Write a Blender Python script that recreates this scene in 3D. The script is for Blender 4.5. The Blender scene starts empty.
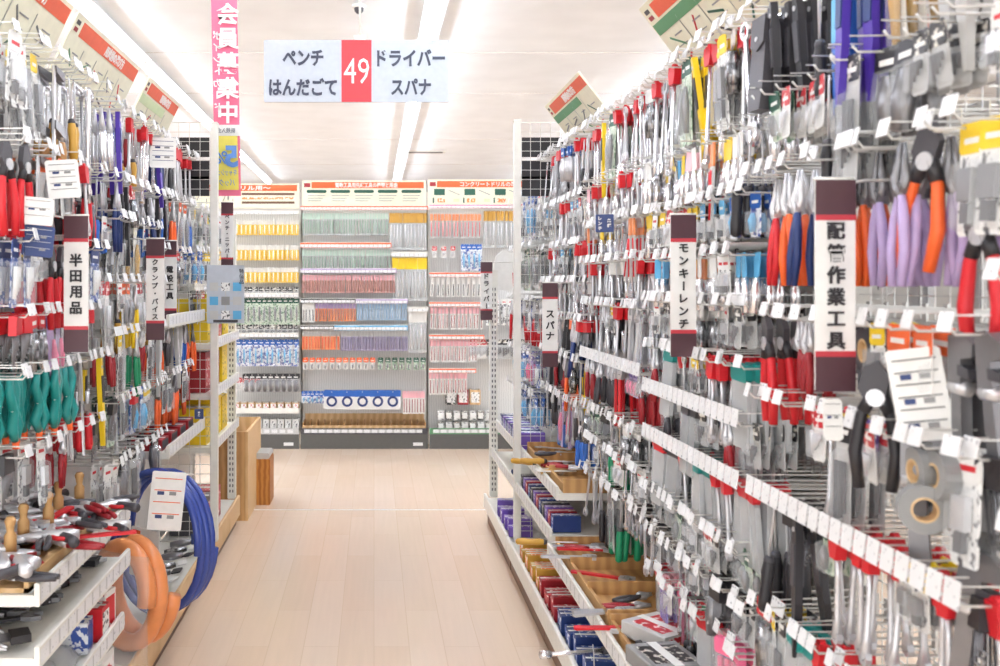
import bpy, math, random
from math import pi, sin, cos, radians as R
from mathutils import Vector, Matrix, Euler
rnd = random.Random(49)
S = bpy.context.scene
COL = S.collection

# ------------------------------------------------------------------ camera, world, exposure
cam_d = bpy.data.cameras.new('camera'); cam = bpy.data.objects.new('camera', cam_d); COL.objects.link(cam)
cam.location = (0, 0, 1.55); cam.rotation_euler = (R(90), 0, 0)
cam_d.sensor_width = 36; cam_d.lens = 34.2
cam_d.shift_x = 0.126; cam_d.shift_y = -0.05
cam_d.clip_start = 0.02; cam_d.clip_end = 200
cam_d.dof.use_dof = True; cam_d.dof.focus_distance = 4.3; cam_d.dof.aperture_fstop = 4.5
S.camera = cam
w = bpy.data.worlds.new('world'); S.world = w; w.use_nodes = True
w.node_tree.nodes['Background'].inputs[0].default_value = (0.96, 0.98, 1, 1)
w.node_tree.nodes['Background'].inputs[1].default_value = 1.8
S.view_settings.view_transform = 'Standard'; S.view_settings.look = 'None'
S.view_settings.gamma = 1; S.view_settings.use_curve_mapping = False
S.view_settings.exposure = 0.93
TUBE_POWER = 36.0

# ------------------------------------------------------------------ materials
def lin(h):
    h = h.lstrip('#')
    c = [int(h[i:i+2], 16)/255 for i in (0, 2, 4)]
    return tuple((v/12.92 if v <= .04045 else ((v+.055)/1.055)**2.4) for v in c) + (1,)
MATS = {}
def mat(name, color, rough=.45, metal=0.0, alpha=1.0, emit=0, second=None, scale=30, sharp=.08, thr=.5, kind='noise', trans=0):
    m = bpy.data.materials.new(name); m.use_nodes = True
    nt = m.node_tree; b = nt.nodes['Principled BSDF']
    c1 = lin(color)
    b.inputs['Roughness'].default_value = rough; b.inputs['Metallic'].default_value = metal
    if alpha < 1: b.inputs['Alpha'].default_value = alpha
    if trans: b.inputs['Transmission Weight'].default_value = trans
    if emit:
        b.inputs['Emission Color'].default_value = c1; b.inputs['Emission Strength'].default_value = emit
    tc = nt.nodes.new('ShaderNodeTexCoord')
    if kind == 'noise':
        t = nt.nodes.new('ShaderNodeTexNoise'); t.inputs['Scale'].default_value = scale; fac = t.outputs[0]
    elif kind == 'voronoi':
        t = nt.nodes.new('ShaderNodeTexVoronoi'); t.inputs['Scale'].default_value = scale; t.distance = 'CHEBYCHEV'; fac = t.outputs['Distance']
    elif kind == 'wave':
        t = nt.nodes.new('ShaderNodeTexWave'); t.inputs['Scale'].default_value = scale; t.inputs['Distortion'].default_value = 3.0
        t.inputs['Detail'].default_value = 2; fac = t.outputs[1]
    nt.links.new(tc.outputs['Object'], t.inputs['Vector'])
    mr = nt.nodes.new('ShaderNodeMapRange')
    mr.inputs[1].default_value = thr-sharp; mr.inputs[2].default_value = thr+sharp
    nt.links.new(fac, mr.inputs[0])
    mx = nt.nodes.new('ShaderNodeMix'); mx.data_type = 'RGBA'
    nt.links.new(mr.outputs[0], mx.inputs[0])
    mx.inputs[6].default_value = c1
    if second: mx.inputs[7].default_value = lin(second)
    else:
        mr.inputs[1].default_value = .3; mr.inputs[2].default_value = .7
        mx.inputs[7].default_value = tuple(min(1, v*.93) for v in c1[:3]) + (1,)
    nt.links.new(mx.outputs[2], b.inputs['Base Color'])
    MATS[name] = m
    return m
C = dict(white='#f1f0ec', offwhite='#e4e2da', cream='#efe8cc', paper='#ecebe7', black='#29272b', dark='#454348', grey='#8f8f8e',
         lgrey='#c4c4c2', red='#d3202b', dred='#9c1f28', orange='#f0662a', yellow='#f4cf1e', gold='#c99a3c', green='#0f8a5c', dgreen='#17523f',
         teal='#1c8c86', blue='#2a63b8', navy='#20366f', sky='#5fb0dd', purple='#7a5bb8', lilac='#b8a3cf', violet='#4b2fa0', pink='#ee6f96',
         lpink='#f2b8c0', brown='#6d4a33', maroon='#52343b', lime='#a9d22e', bandred='#c23a45', signred='#cf3b43', mint='#c4dccf', rosy='#cf9a92', peach='#f29a68', pblue='#a5c4de', plilac='#a79dbb', pyellow='#f2c650')
for k, v in C.items(): mat(k, v, .42)
mat('steel', '#d6d6d9', .3, .55); mat('dsteel', '#858487', .35, .6); mat('chrome', '#eeeef2', .16, .8)
mat('wire', '#d9d8d4', .3, .45); mat('enamel', '#e9e7df', .4); mat('rail', '#eceae2', .38)
mat('board', '#e2e1de', .55, second='#cfcecb', scale=14, kind='wave', sharp=.1, thr=.85)
mat('wood', '#c79a62', .55, second='#b08250', scale=7, kind='wave', sharp=.4)
mat('lwood', '#dcb98a', .55, second='#c9a26f', scale=5, kind='wave', sharp=.4)
mat('owood', '#c98a3e', .5, second='#a9692a', scale=9, kind='wave', sharp=.3)
mat('clear', '#eef1f2', .10, alpha=.2); mat('film', '#e8ebee', .08, alpha=.22)
mat('milky', '#dfe2e2', .2, alpha=.5)
mat('print_wr', '#f0efec', .35, second='#cf3a3e', scale=42, thr=.58, sharp=.03)
mat('print_wk', '#ecebe8', .35, second='#4a484c', scale=60, thr=.57, sharp=.03)
mat('print_wb', '#eceef2', .35, second='#3b57a5', scale=46, thr=.53, sharp=.03)
mat('print_bw', '#2f55a4', .35, second='#e8ecf4', scale=50, thr=.55, sharp=.03)
mat('print_yk', '#f2cf3a', .35, second='#6b5a20', scale=50, thr=.6, sharp=.03)
mat('print_pk', '#d8578a', .35, second='#f0e9e2', scale=50, thr=.56, sharp=.03)
mat('print_gw', '#cfdcc6', .35, second='#5d8f67', scale=60, thr=.56, sharp=.03)
mat('print_ow', '#f08a4a', .35, second='#f6ead8', scale=50, thr=.55, sharp=.03)
mat('print_kw', '#262427', .35, second='#d9d4c8', scale=55, thr=.58, sharp=.03)
mat('print_rk', '#c42530', .35, second='#f2e8e2', scale=55, thr=.6, sharp=.03)
mat('print_pp', '#6a4aa0', .35, second='#e2dcee', scale=50, thr=.56, sharp=.03)
mat('tagpaper', '#e6e6e6', .4, second='#a9a9ad', scale=90, thr=.66, sharp=.02)
mat('socketmix', '#c8c8ca', .25, metal=.8, second='#6a6a6c', scale=40, kind='voronoi', thr=.35, sharp=.15)
mat('tube', '#eaf2ff', .5, emit=TUBE_POWER)
mat('seam', '#d9d6d3', .7); mat('ceilmat', '#f4f7fb', .8, scale=2); mat('wallmat', '#e9e6e0', .8, scale=2)
mat('hose_o', '#e8935a', .3); mat('hose_b', '#3a4f9e', .18)
mat('banner', '#ea7292', .5); mat('ylw', '#e6d65c', .5); mat('signtext', '#3f4456', .5); mat('inktext', '#2b292b', .5)
mat('digits', '#5a87c8', .5); mat('orangeband', '#e8622e', .5); mat('redband', '#e0603f', .5); mat('greenband', '#5d9268', .5)
mat('boardpaper', '#ebe6cc', .5); mat('boardgreen', '#cfdcae', .5); mat('midgrey', '#6a6a68', .6); mat('kick', '#5b5a57', .6)
# floor: pale beige vinyl in faint long planks
m = bpy.data.materials.new('floormat'); m.use_nodes = True; nt = m.node_tree; b = nt.nodes['Principled BSDF']
tc = nt.nodes.new('ShaderNodeTexCoord'); mp = nt.nodes.new('ShaderNodeMapping'); mp.inputs['Rotation'].default_value = (0, 0, R(90))
br = nt.nodes.new('ShaderNodeTexBrick'); br.inputs['Scale'].default_value = 1
br.inputs['Color1'].default_value = lin('#ead4be'); br.inputs['Color2'].default_value = lin('#e6cdb4'); br.inputs['Mortar'].default_value = lin('#dfc6ac')
br.inputs['Mortar Size'].default_value = .002; br.inputs['Brick Width'].default_value = .9; br.inputs['Row Height'].default_value = .15
nz = nt.nodes.new('ShaderNodeTexNoise'); nz.inputs['Scale'].default_value = 3
m2 = nt.nodes.new('ShaderNodeMapping'); m2.inputs['Scale'].default_value = (14, .7, 1)
nt.links.new(tc.outputs['Object'], m2.inputs[0]); nt.links.new(m2.outputs[0], nz.inputs[0])
nt.links.new(tc.outputs['Object'], mp.inputs[0]); nt.links.new(mp.outputs[0], br.inputs[0])
mx = nt.nodes.new('ShaderNodeMix'); mx.data_type = 'RGBA'; mx.blend_type = 'MULTIPLY'; mx.inputs[0].default_value = .35
cr = nt.nodes.new('ShaderNodeMapRange'); cr.inputs[1].default_value = .3; cr.inputs[2].default_value = .7; cr.inputs[3].default_value = .9; cr.inputs[4].default_value = 1
nt.links.new(nz.outputs[0], cr.inputs[0]); nt.links.new(br.outputs[0], mx.inputs[6]); nt.links.new(cr.outputs[0], mx.inputs[7])
nt.links.new(mx.outputs[2], b.inputs['Base Color']); b.inputs['Roughness'].default_value = .16
MATS['floormat'] = m

# ------------------------------------------------------------------ mesh builder
class MB:
    def __init__(s): s.v = []; s.f = []; s.m = []; s.sm = []
    def add(s, vs, fs, mt, smooth=False):
        o = len(s.v); s.v += [tuple(p) for p in vs]
        for f in fs: s.f.append([i+o for i in f]); s.m.append(mt); s.sm.append(smooth)
        return s
    def join(s, o, M=None):
        k = len(s.v); s.v += [tuple(M @ Vector(p)) for p in o.v] if M else list(o.v)
        s.f += [[i+k for i in f] for f in o.f]; s.m += o.m; s.sm += o.sm
        return s
    def box(s, c, d, mt, rot=None):
        x, y, z = d[0]/2, d[1]/2, d[2]/2
        vs = [Vector((a*x, b_*y, e*z)) for a in (-1, 1) for b_ in (-1, 1) for e in (-1, 1)]
        if rot: vs = [rot @ v for v in vs]
        vs = [v+Vector(c) for v in vs]
        return s.add(vs, [(0, 1, 3, 2), (4, 6, 7, 5), (0, 4, 5, 1), (2, 3, 7, 6), (0, 2, 6, 4), (1, 5, 7, 3)], mt)
    def rbox(s, x0, x1, y0, y1, z0, z1, mt, ch=.004):       # box with chamfered long edges (along y)
        o = [(x0+ch, z0), (x1-ch, z0), (x1, z0+ch), (x1, z1-ch), (x1-ch, z1), (x0+ch, z1), (x0, z1-ch), (x0, z0+ch)]
        n = 8; vs = [(p[0], y0, p[1]) for p in o] + [(p[0], y1, p[1]) for p in o]
        fs = [tuple(range(n)), tuple(range(2*n-1, n-1, -1))] + [(i, i+n, (i+1) % n+n, (i+1) % n) for i in range(n)]
        return s.add(vs, fs, mt)
    def prism(s, pts, y0, y1, mt, hole=None):               # xz outline, thickness along y
        n = len(pts)
        vs = [(p[0], y0, p[1]) for p in pts] + [(p[0], y1, p[1]) for p in pts]
        fs = [(i, i+n, (i+1) % n+n, (i+1) % n) for i in range(n)]
        if hole is None: fs += [tuple(range(n)), tuple(range(2*n-1, n-1, -1))]
        else:
            h = [(p[0], y0, p[1]) for p in hole] + [(p[0], y1, p[1]) for p in hole]
            vs += h; o = 2*n
            for i in range(n):
                j = (i+1) % n
                fs += [(i, j, o+j, o+i), (n+j, n+i, o+n+i, o+n+j), (o+i, o+j, o+n+j, o+n+i)]
        return s.add(vs, fs, mt)
    def tube(s, pts, r, mt, n=6, closed=False):
        P = [Vector(p) for p in pts]; k = len(P)
        rr = r if isinstance(r, (list, tuple)) else [r]*k
        vs = []; up = None
        for i, p in enumerate(P):
            if closed: t = P[(i+1) % k]-P[i-1]
            else: t = P[min(i+1, k-1)]-P[max(i-1, 0)]
            t.normalize()
            if up is None: up = t.orthogonal().normalized()
            up = (up-t*up.dot(t)).normalized(); q = t.cross(up)
            for j in range(n):
                a = 2*pi*j/n; vs.append(p+(up*cos(a)+q*sin(a))*rr[i])
        fs = []
        for i in range(k if closed else k-1):
            a = i*n; b2 = ((i+1) % k)*n
            for j in range(n): fs.append((a+j, a+(j+1) % n, b2+(j+1) % n, b2+j))
        if not closed: fs += [tuple(range(n-1, -1, -1)), tuple(range((k-1)*n, k*n))]
        return s.add(vs, fs, mt, n > 4)
    def lathe(s, prof, mt, n=10, c=(0, 0)):                 # (r,z) pairs about z
        vs = []; fs = []; k = len(prof)
        for r, z in prof:
            for j in range(n): a = 2*pi*j/n; vs.append((c[0]+r*cos(a), c[1]+r*sin(a), z))
        for i in range(k-1):
            for j in range(n): fs.append((i*n+j, i*n+(j+1) % n, (i+1)*n+(j+1) % n, (i+1)*n+j))
        fs += [tuple(range(n-1, -1, -1)), tuple(range((k-1)*n, k*n))]
        return s.add(vs, fs, mt, True)
    def mesh(s, name):
        me = bpy.data.meshes.new(name); me.from_pydata(s.v, [], s.f)
        names = list(dict.fromkeys(s.m))
        for a in names: me.materials.append(MATS[a])
        ix = {a: i for i, a in enumerate(names)}
        me.polygons.foreach_set('material_index', [ix[a] for a in s.m])
        me.polygons.foreach_set('use_smooth', s.sm)
        me.update(); return me

def mk(name, data, parent=None, loc=None, rot=None):
    o = bpy.data.objects.new(name, data); COL.objects.link(o)
    if parent: o.parent = parent
    if loc: o.location = loc
    if rot: o.rotation_euler = rot
    return o
def tag(o, label, cat, group=None, kind=None):
    o['label'] = label; o['category'] = cat
    if group: o['group'] = group
    if kind: o['kind'] = kind
    return o
def empty(name, loc, label, cat, rot=(0, 0, 0), group=None):
    o = mk(name, None, None, loc, rot); o.empty_display_size = .05
    return tag(o, label, cat, group)
def struct(name, mb):
    o = mk(name, mb.mesh(name)); o['kind'] = 'structure'; return o
def part(name, mb, parent): return mk(name, mb.mesh(name), parent)

def arc(cx, cz, r, a0, a1, n, y=0): return [(cx+r*cos(R(a0+(a1-a0)*i/n)), y, cz+r*sin(R(a0+(a1-a0)*i/n))) for i in range(n+1)]
def ring2(cx, cz, r, n=12): return [(cx+r*cos(2*pi*i/n), cz+r*sin(2*pi*i/n)) for i in range(n)]
def rrect(w_, z0, z1, r=.006, cx=0):
    x0, x1 = cx-w_/2, cx+w_/2
    return [(x0+r, z0), (x1-r, z0), (x1, z0+r), (x1, z1-r), (x1-r, z1), (x0+r, z1), (x0, z1-r), (x0, z0+r)]

# ------------------------------------------------------------------ lettering
def letters(txt, size, mt, vertical=False, bold=.02, pitch=1.12, depth=.0012, mirror=False, width=None):
    """meshed characters in the local xz plane, front towards -y, centred on the origin"""
    out = MB(); chars = list(txt) if vertical else [txt]
    n = len(chars)
    for i, ch in enumerate(chars):
        cu = bpy.data.curves.new('t', 'FONT'); cu.body = ch; cu.size = size; cu.align_x = 'CENTER'; cu.align_y = 'CENTER'
        cu.offset = bold*size; cu.extrude = depth; cu.resolution_u = 2
        o = bpy.data.objects.new('t', cu); COL.objects.link(o)
        bpy.context.view_layer.update()
        me = bpy.data.meshes.new_from_object(o.evaluated_get(bpy.context.evaluated_depsgraph_get()))
        vs = [Vector(v.co) for v in me.vertices]; fs = [list(p.vertices) for p in me.polygons]
        bpy.data.objects.remove(o); bpy.data.curves.remove(cu); bpy.data.meshes.remove(me)
        if not vs: continue
        mnx, mxx = min(v.x for v in vs), max(v.x for v in vs); mny, mxy = min(v.y for v in vs), max(v.y for v in vs)
        cx, cy = (mnx+mxx)/2, (mny+mxy)/2
        for v in vs: v.x -= cx; v.y -= cy
        if vertical and ch == 'ー':
            for v in vs: v.x, v.y = v.y, -v.x
        zoff = ((n-1)/2-i)*size*pitch if vertical else 0
        k = (width/(mxx-mnx)) if width and not vertical else 1
        sx = -1 if mirror else 1
        out.add([(v.x*k*sx, -v.z, v.y+zoff) for v in vs], fs, mt)
    return out

# ------------------------------------------------------------------ product prototypes
# local frame: hangs from the origin, front towards -y, down is -z
def P_card(w_, h, head, body, blister='clear', item='steel', hh=.22, shape='bar'):
    a = MB(); a.prism(rrect(w_, -h, .012), .0005, .0015, body)
    hd = MB(); hd.prism(rrect(w_, -h*hh, .012), -.0012, .0005, head)
    hd.box((0, -.0016, -h*hh*.45), (w_*.6, .0008, h*hh*.25), 'white' if head not in ('white', 'paper') else 'red')
    it = MB()
    zc = -h*(hh+(1-hh)*.5); zh = h*(1-hh)*.8
    if shape == 'bar':
        it.tube([(0, -.008, zc+zh*.42), (0, -.009, zc+zh*.1), (0, -.008, zc-zh*.42)], [w_*.10, w_*.22, w_*.14], item, 8)
    elif shape == 'disc': it.prism(ring2(0, zc, w_*.36, 16), -.006, -.001, item, ring2(0, zc, w_*.10, 16))
    elif shape == 'many':
        for i in range(4): it.tube([(w_*(-.3+.2*i), -.007, zc+zh*.4), (w_*(-.3+.2*i), -.007, zc-zh*.4+.01*i)], w_*.07, item, 6)
    else:
        it.box((0, -.008, zc+zh*.15), (w_*.5, .012, zh*.5), item); it.box((0, -.007, zc-zh*.28), (w_*.3, .010, zh*.3), 'dark')
    bl = MB(); bl.add([(sx*w_*k*.42, y, zc+sz*zh*k*.5) for y, k in ((-.001, 1.1), (-.018, .95)) for sx, sz in ((-1, -1), (1, -1), (1, 1), (-1, 1))],
                      [(4, 5, 6, 7), (0, 1, 5, 4), (1, 2, 6, 5), (2, 3, 7, 6), (3, 0, 4, 7)], blister)
    return [('backing_card', a), ('header', hd), ('contents', it), ('blister', bl)]
def P_pliers(L, grip, jaw='steel', spread=.02, nose=.3):
    j = MB(); h1 = MB(); h2 = MB()
    for s_, h in ((1, h1), (-1, h2)):
        j.tube([(s_*.001, s_*.003, 0), (s_*.004, s_*.003, -L*nose*.45), (s_*.011, s_*.003, -L*nose*.85), (s_*.002, s_*.003, -L*nose*1.12), (-s_*.009, s_*.003, -L*nose*1.3)],
               [.003, .006, .010, .011, .006], jaw, 6)
        z0 = -L*nose*1.25
        h.tube([(-s_*.009, s_*.003, z0), (-s_*(spread*.8), s_*.002, z0-(L+z0)*.25), (-s_*spread, 0, z0-(L+z0)*.6), (-s_*spread*.62, 0, -L)],
               [.007, .0095, .009, .0075], grip, 8)
    j.prism(ring2(0, -L*nose*1.1, .013, 10), -.009, .009, jaw)
    return [('jaws', j), ('handle', h1), ('handle', h2)]
def P_wrench(L, wd=.012, mt='steel', jr=.017):
    m_ = MB(); m_.prism(ring2(0, -jr, jr, 12), -.004, .004, mt, ring2(0, -jr, jr*.58, 12))
    m_.prism([(-wd/2, -jr*1.8), (wd/2, -jr*1.8), (wd*.42, -L+jr*1.6), (-wd*.42, -L+jr*1.6)], -.003, .003, mt)
    c = -L+jr; A = [R(a) for a in range(-60, 241, 30)]
    o = [(jr*1.15*cos(a+pi/2-pi/2), c+jr*1.15*sin(a)) for a in A]
    i_ = [(jr*.5*cos(a), c+jr*.5*sin(a)) for a in reversed(A)]
    pts = o+i_; n = len(A)
    vs = [(p[0], y, p[1]) for y in (-.004, .004) for p in pts]; N = len(pts); fs = []
    for k in range(n-1):
        fs += [(k, k+1, N-2-k, N-1-k), (N+k+1, N+k, N+N-1-k, N+N-2-k)]
    fs += [(k, k+N, (k+1) % N+N, (k+1) % N) for k in range(N)]
    m_.add(vs, fs, mt)
    return [('shank', m_)]
def P_adjust(L, grip='steel', mt='steel'):
    b_ = MB(); b_.prism([(-.010, -.05), (.010, -.05), (.013, -L+.004), (.006, -L), (-.006, -L), (-.013, -L+.004)], -.004, .004, grip)
    h = MB(); h.prism([(-.014, -.055), (.016, -.055), (.028, -.03), (.024, 0), (.012, .004), (.010, -.02), (-.006, -.022), (-.012, 0), (-.024, -.004), (-.024, -.03)], -.006, .006, mt)
    k = MB(); k.tube([(-.008, 0, -.036), (.012, 0, -.036)], .0065, 'dsteel', 8)
    return [('handle', b_), ('jaw_head', h), ('adjusting_screw', k)]
def P_driver(L, grip, band='black', up=True):
    h = MB(); s_ = MB(); g = L*.48
    pr = [(.006, -L), (.013, -L+.006), (.0145, -L+g*.25), (.012, -L+g*.5), (.0145, -L+g*.75), (.011, -L+g*.93), (.007, -L+g)]
    h.lathe(pr, grip, 10); s_.tube([(0, 0, -L+g), (0, 0, -.012), (0, 0, 0)], [.0032, .0032, .002], 'steel', 6)
    c = MB(); c.lathe([(.0095, -L+g*.90), (.0122, -L+g*.96), (.0085, -L+g*1.04)], band, 10)
    return [('handle', h), ('shaft', s_), ('collar', c)]
def P_knife(L, c1, c2='dark', wd=.03):
    b_ = MB(); b_.prism([(-wd*.3, 0), (wd*.35, 0), (wd*.5, -L*.15), (wd*.42, -L*.45), (wd*.5, -L*.62), (wd*.1, -L), (-wd*.12, -L), (-wd*.45, -L*.6), (-wd*.5, -L*.25)], -.008, .008, c1)
    g = MB(); g.prism([(-wd*.42, -L*.2), (wd*.42, -L*.2), (wd*.36, -L*.5), (-wd*.36, -L*.5)], -.011, .011, c2)
    n = MB(); n.prism(ring2(0, -L*.1, wd*.2, 10), -.010, -.008, 'steel')
    return [('sheath', b_), ('grip', g), ('button', n)]
def P_bag(w_, h, head, content='socketmix', hh=.2):
    a = MB(); a.prism(rrect(w_, -h*hh, .012), -.003, .003, head)
    a.box((0, -.0036, -h*hh*.5), (w_*.55, .001, h*hh*.35), 'white')
    c = MB(); c.tube([(0, 0, -h*hh*1.3), (0, 0, -h*.6), (0, 0, -h*.95)], [w_*.18, w_*.30, w_*.22], content, 8)
    for s_ in (-1, 1): c.tube([(s_*w_*.22, .002, -h*hh*1.5), (s_*w_*.2, .002, -h*.9)], w_*.12, content, 6)
    f = MB(); z0, z1 = -h*hh*.9, -h
    f.add([(-w_/2, -.003, z0), (w_/2, -.003, z0), (w_/2, -.014, (z0+z1)/2), (-w_/2, -.014, (z0+z1)/2), (-w_/2, -.003, z1), (w_/2, -.003, z1)], [(0, 1, 2, 3), (3, 2, 5, 4)], 'clear')
    return [('header', a), ('contents', c), ('plastic_bag', f)]
def P_topped(L, top='red', body='steel', w_=.03):       # red plastic hanger carrying a steel tool
    t = MB(); t.prism([(-w_*.55, .012), (w_*.55, .012), (w_*.62, -.012), (w_*.4, -.042), (-w_*.4, -.042), (-w_*.62, -.012)], -.011, .011, top, None)
    t.prism(ring2(0, .012, .010, 10), -.006, .006, top)
    b_ = MB(); b_.tube([(0, 0, -.038), (0, 0, -L*.4), (0, 0, -L*.82), (0, 0, -L)], [.006, .0055, .0065, .012], body, 6)
    b_.prism(ring2(0, -L, .014, 10), -.006, .006, body, ring2(0, -L, .006, 10))
    return [('hanger', t), ('shank', b_)]
def P_pack(w_, h, head, body='milky', inner='steel', slots=3):     # flat clear wallet with coloured top
    t = MB(); t.prism(rrect(w_, -.03, .012), -.009, .009, head)
    i_ = MB()
    for k in range(slots):
        x = w_*(-.33+.66*k/max(1, slots-1)); i_.prism([(x-w_*.1, -.04), (x+w_*.1, -.04), (x+w_*.08, -h*.92), (x-w_*.08, -h*.92)], -.004, .004, inner)
    b_ = MB(); b_.prism(rrect(w_, -h, -.03), -.007, .007, body)
    return [('header', t), ('contents', i_), ('wallet', b_)]
def P_socket(L, head='yellow', mt='chrome'):
    t = MB(); t.prism(rrect(.034, -.05, .012, .004), -.001, .001, head)
    s_ = MB(); s_.lathe([(.009, -.052), (.010, -.075), (.013, -.085), (.013, -L), (.009, -L-.001)], mt, 10)
    return [('card', t), ('socket', s_)]
def P_cutter(L, g1, g2='black'):                           # big lopping / pipe cutter, heavy black head
    j = MB(); j.prism([(-.02, 0), (.004, .012), (.022, -.02), (.014, -.06), (-.014, -.07), (-.03, -.04)], -.007, .007, 'dark')
    j.prism(ring2(0, -.055, .016, 12), -.011, .011, 'steel')
    out = [('jaws', j)]
    for s_ in (1, -1):
        h = MB(); h.tube([(s_*.008, 0, -.06), (s_*.024, 0, -L*.4), (s_*.034, 0, -L*.7), (s_*.026, 0, -L)], [.009, .010, .012, .010], g1, 8)
        k = MB(); k.tube([(s_*.006, 0, -.05), (s_*.022, 0, -L*.37)], [.011, .0115], g2, 8)
        out += [('handle', h), ('handle_neck', k)]
    return out
def P_pipewrench(L, grip='dsteel'):
    b_ = MB(); b_.prism([(-.012, -.07), (.014, -.07), (.018, -L+.02), (.012, -L), (-.008, -L), (-.014, -L+.02)], -.009, .009, grip)
    h = MB(); h.prism([(-.022, -.08), (.018, -.08), (.018, -.035), (.05, -.03), (.052, -.008), (.02, .01), (-.018, .0)], -.010, .010, 'dsteel')
    h.prism([(.012, -.062), (.046, -.066), (.044, -.05), (.012, -.045)], -.012, .012, 'dark')
    n = MB(); n.tube([(-.02, 0, -.085), (.02, 0, -.085)], .013, 'steel', 10)
    return [('handle', b_), ('jaw_head', h), ('knurl', n)]
def P_springclamp(L, c='teal'):
    a = MB(); b_ = MB(); w2 = MB()
    for s_, m_ in ((1, a), (-1, b_)):
        m_.tube([(s_*.020, 0, .0), (s_*.034, 0, -L*.22), (s_*.010, 0, -L*.46), (s_*.004, 0, -L*.54), (s_*.034, 0, -L*.78), (s_*.006, 0, -L*.98)], [.010, .014, .014, .014, .016, .010], c, 8)
    w2.tube(arc(0, -L*.5, .016, 0, 360, 12), .0035, 'steel', 5); w3 = MB(); w3.tube([(-.004, 0, -L*.95), (-.004, 0, -L*1.12)], .010, 'orange', 8)
    return [('arm', a), ('arm', b_), ('spring', w2), ('rubber_tip', w3)]
def P_hacksaw(L=.42, wd=.12):
    f = MB(); f.tube([(wd*.4, 0, -.02), (wd*.45, 0, -.0), (-wd*.35, 0, 0), (-wd*.5, 0, -.03), (-wd*.5, 0, -L+.06), (-wd*.35, 0, -L+.04), (wd*.4, 0, -L+.04)], .009, 'chrome', 8)
    bl = MB(); bl.box((wd*.4, 0, -L*.5+.01), (.012, .002, L-.06), 'dsteel')
    h = MB(); h.tube([(wd*.4, 0, -L+.04), (wd*.2, 0, -L-.05), (wd*.35, 0, -L-.11)], [.012, .016, .012], 'dark', 8)
    c = MB(); c.tube([(-wd*.5, 0, -L*.62), (wd*.4, 0, -L*.62)], .009, 'enamel', 8)
    return [('frame', f), ('blade', bl), ('handle', h), ('crossbar', c)]
def P_fclamp(L=.34, grip='dred'):
    b_ = MB(); b_.box((0, 0, -L*.5), (.016, .006, L), 'steel')
    j = MB(); j.prism([(0, 0), (.09, -.005), (.09, -.03), (.07, -.03), (.008, -.018)], -.007, .007, 'dsteel')
    j2 = MB(); j2.prism([(-.004, -L*.45), (.09, -L*.48), (.09, -L*.56), (.07, -L*.56), (-.004, -L*.52)], -.008, .008, 'dsteel')
    s_ = MB(); s_.tube([(.08, 0, -.1), (.08, 0, -L*.6)], .005, 'steel', 6)
    h = MB(); h.lathe([(.010, -L*.98), (.015, -L*.93), (.014, -L*.75), (.016, -L*.66), (.010, -L*.60)], grip, 10, (.08, 0))
    return [('bar', b_), ('fixed_jaw', j), ('sliding_jaw', j2), ('screw', s_), ('handle', h)]
def P_disccard(s_, c='print_wb', ring='gold'):
    a = MB(); a.prism(rrect(s_, -s_*1.05, -s_*.25), 0, .0015, c); a.prism(rrect(s_, -s_*.25, .02), -.001, .0015, 'blue')
    d = MB(); d.prism(ring2(0, -s_*.55, s_*.34, 20), -.003, 0, ring, ring2(0, -s_*.55, s_*.2, 20))
    return [('card', a), ('disc', d)]
def P_stick(L, head, body='milky', w_=.022, tip=None):
    a = MB(); a.prism(rrect(w_, -L, -L*.25, .003), -.003, .003, body); a.prism(rrect(w_, -L*.25, .01, .003), -.0032, .0032, head)
    a.tube([(0, -.004, -L*.3), (0, -.004, -L*.92)], w_*.16, tip or 'steel', 5)
    return [('pack', a)]
def P_holster(L=.22, c='black'):
    a = MB(); a.prism([(-.035, -.03), (.035, -.03), (.04, -L*.8), (.03, -L), (-.03, -L), (-.04, -L*.8)], -.02, .012, c)
    f = MB(); f.prism([(-.036, -.02), (.036, -.02), (.036, -L*.35), (0, -L*.42), (-.036, -L*.35)], -.025, -.02, 'dark')
    l_ = MB(); l_.prism([(-.014, .012), (.014, .012), (.014, -.05), (-.014, -.05)], .0, .006, c); l_.prism(ring2(0, -L*.3, .006, 8), -.028, -.025, 'steel')
    return [('body', a), ('flap', f), ('belt_loop', l_)]
def P_roll(r, c, w_=.03):
    a = MB(); N = 20
    a.prism(ring2(0, -r, r, N), -w_/2, w_/2, c, ring2(0, -r, r*.5, N))
    b_ = MB(); b_.prism(ring2(0, -r, r*.52, N), -w_/2-.001, w_/2+.001, 'lwood', ring2(0, -r, r*.44, N))
    return [('tape', a), ('core', b_)]
def P_hexset(L=.13, c='orange'):
    b_ = MB(); b_.prism([(-.03, .01), (.03, .01), (.034, -.04), (-.034, -.04)], -.010, .010, c)
    k = MB()
    for i in range(6): x = -.026+.0105*i; k.tube([(x, 0, -.03), (x, 0, -L+.012*i), (x+.012, 0, -L+.012*i)], .0022+.0003*i, 'dsteel', 5)
    return [('holder', b_), ('keys', k)]

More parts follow.
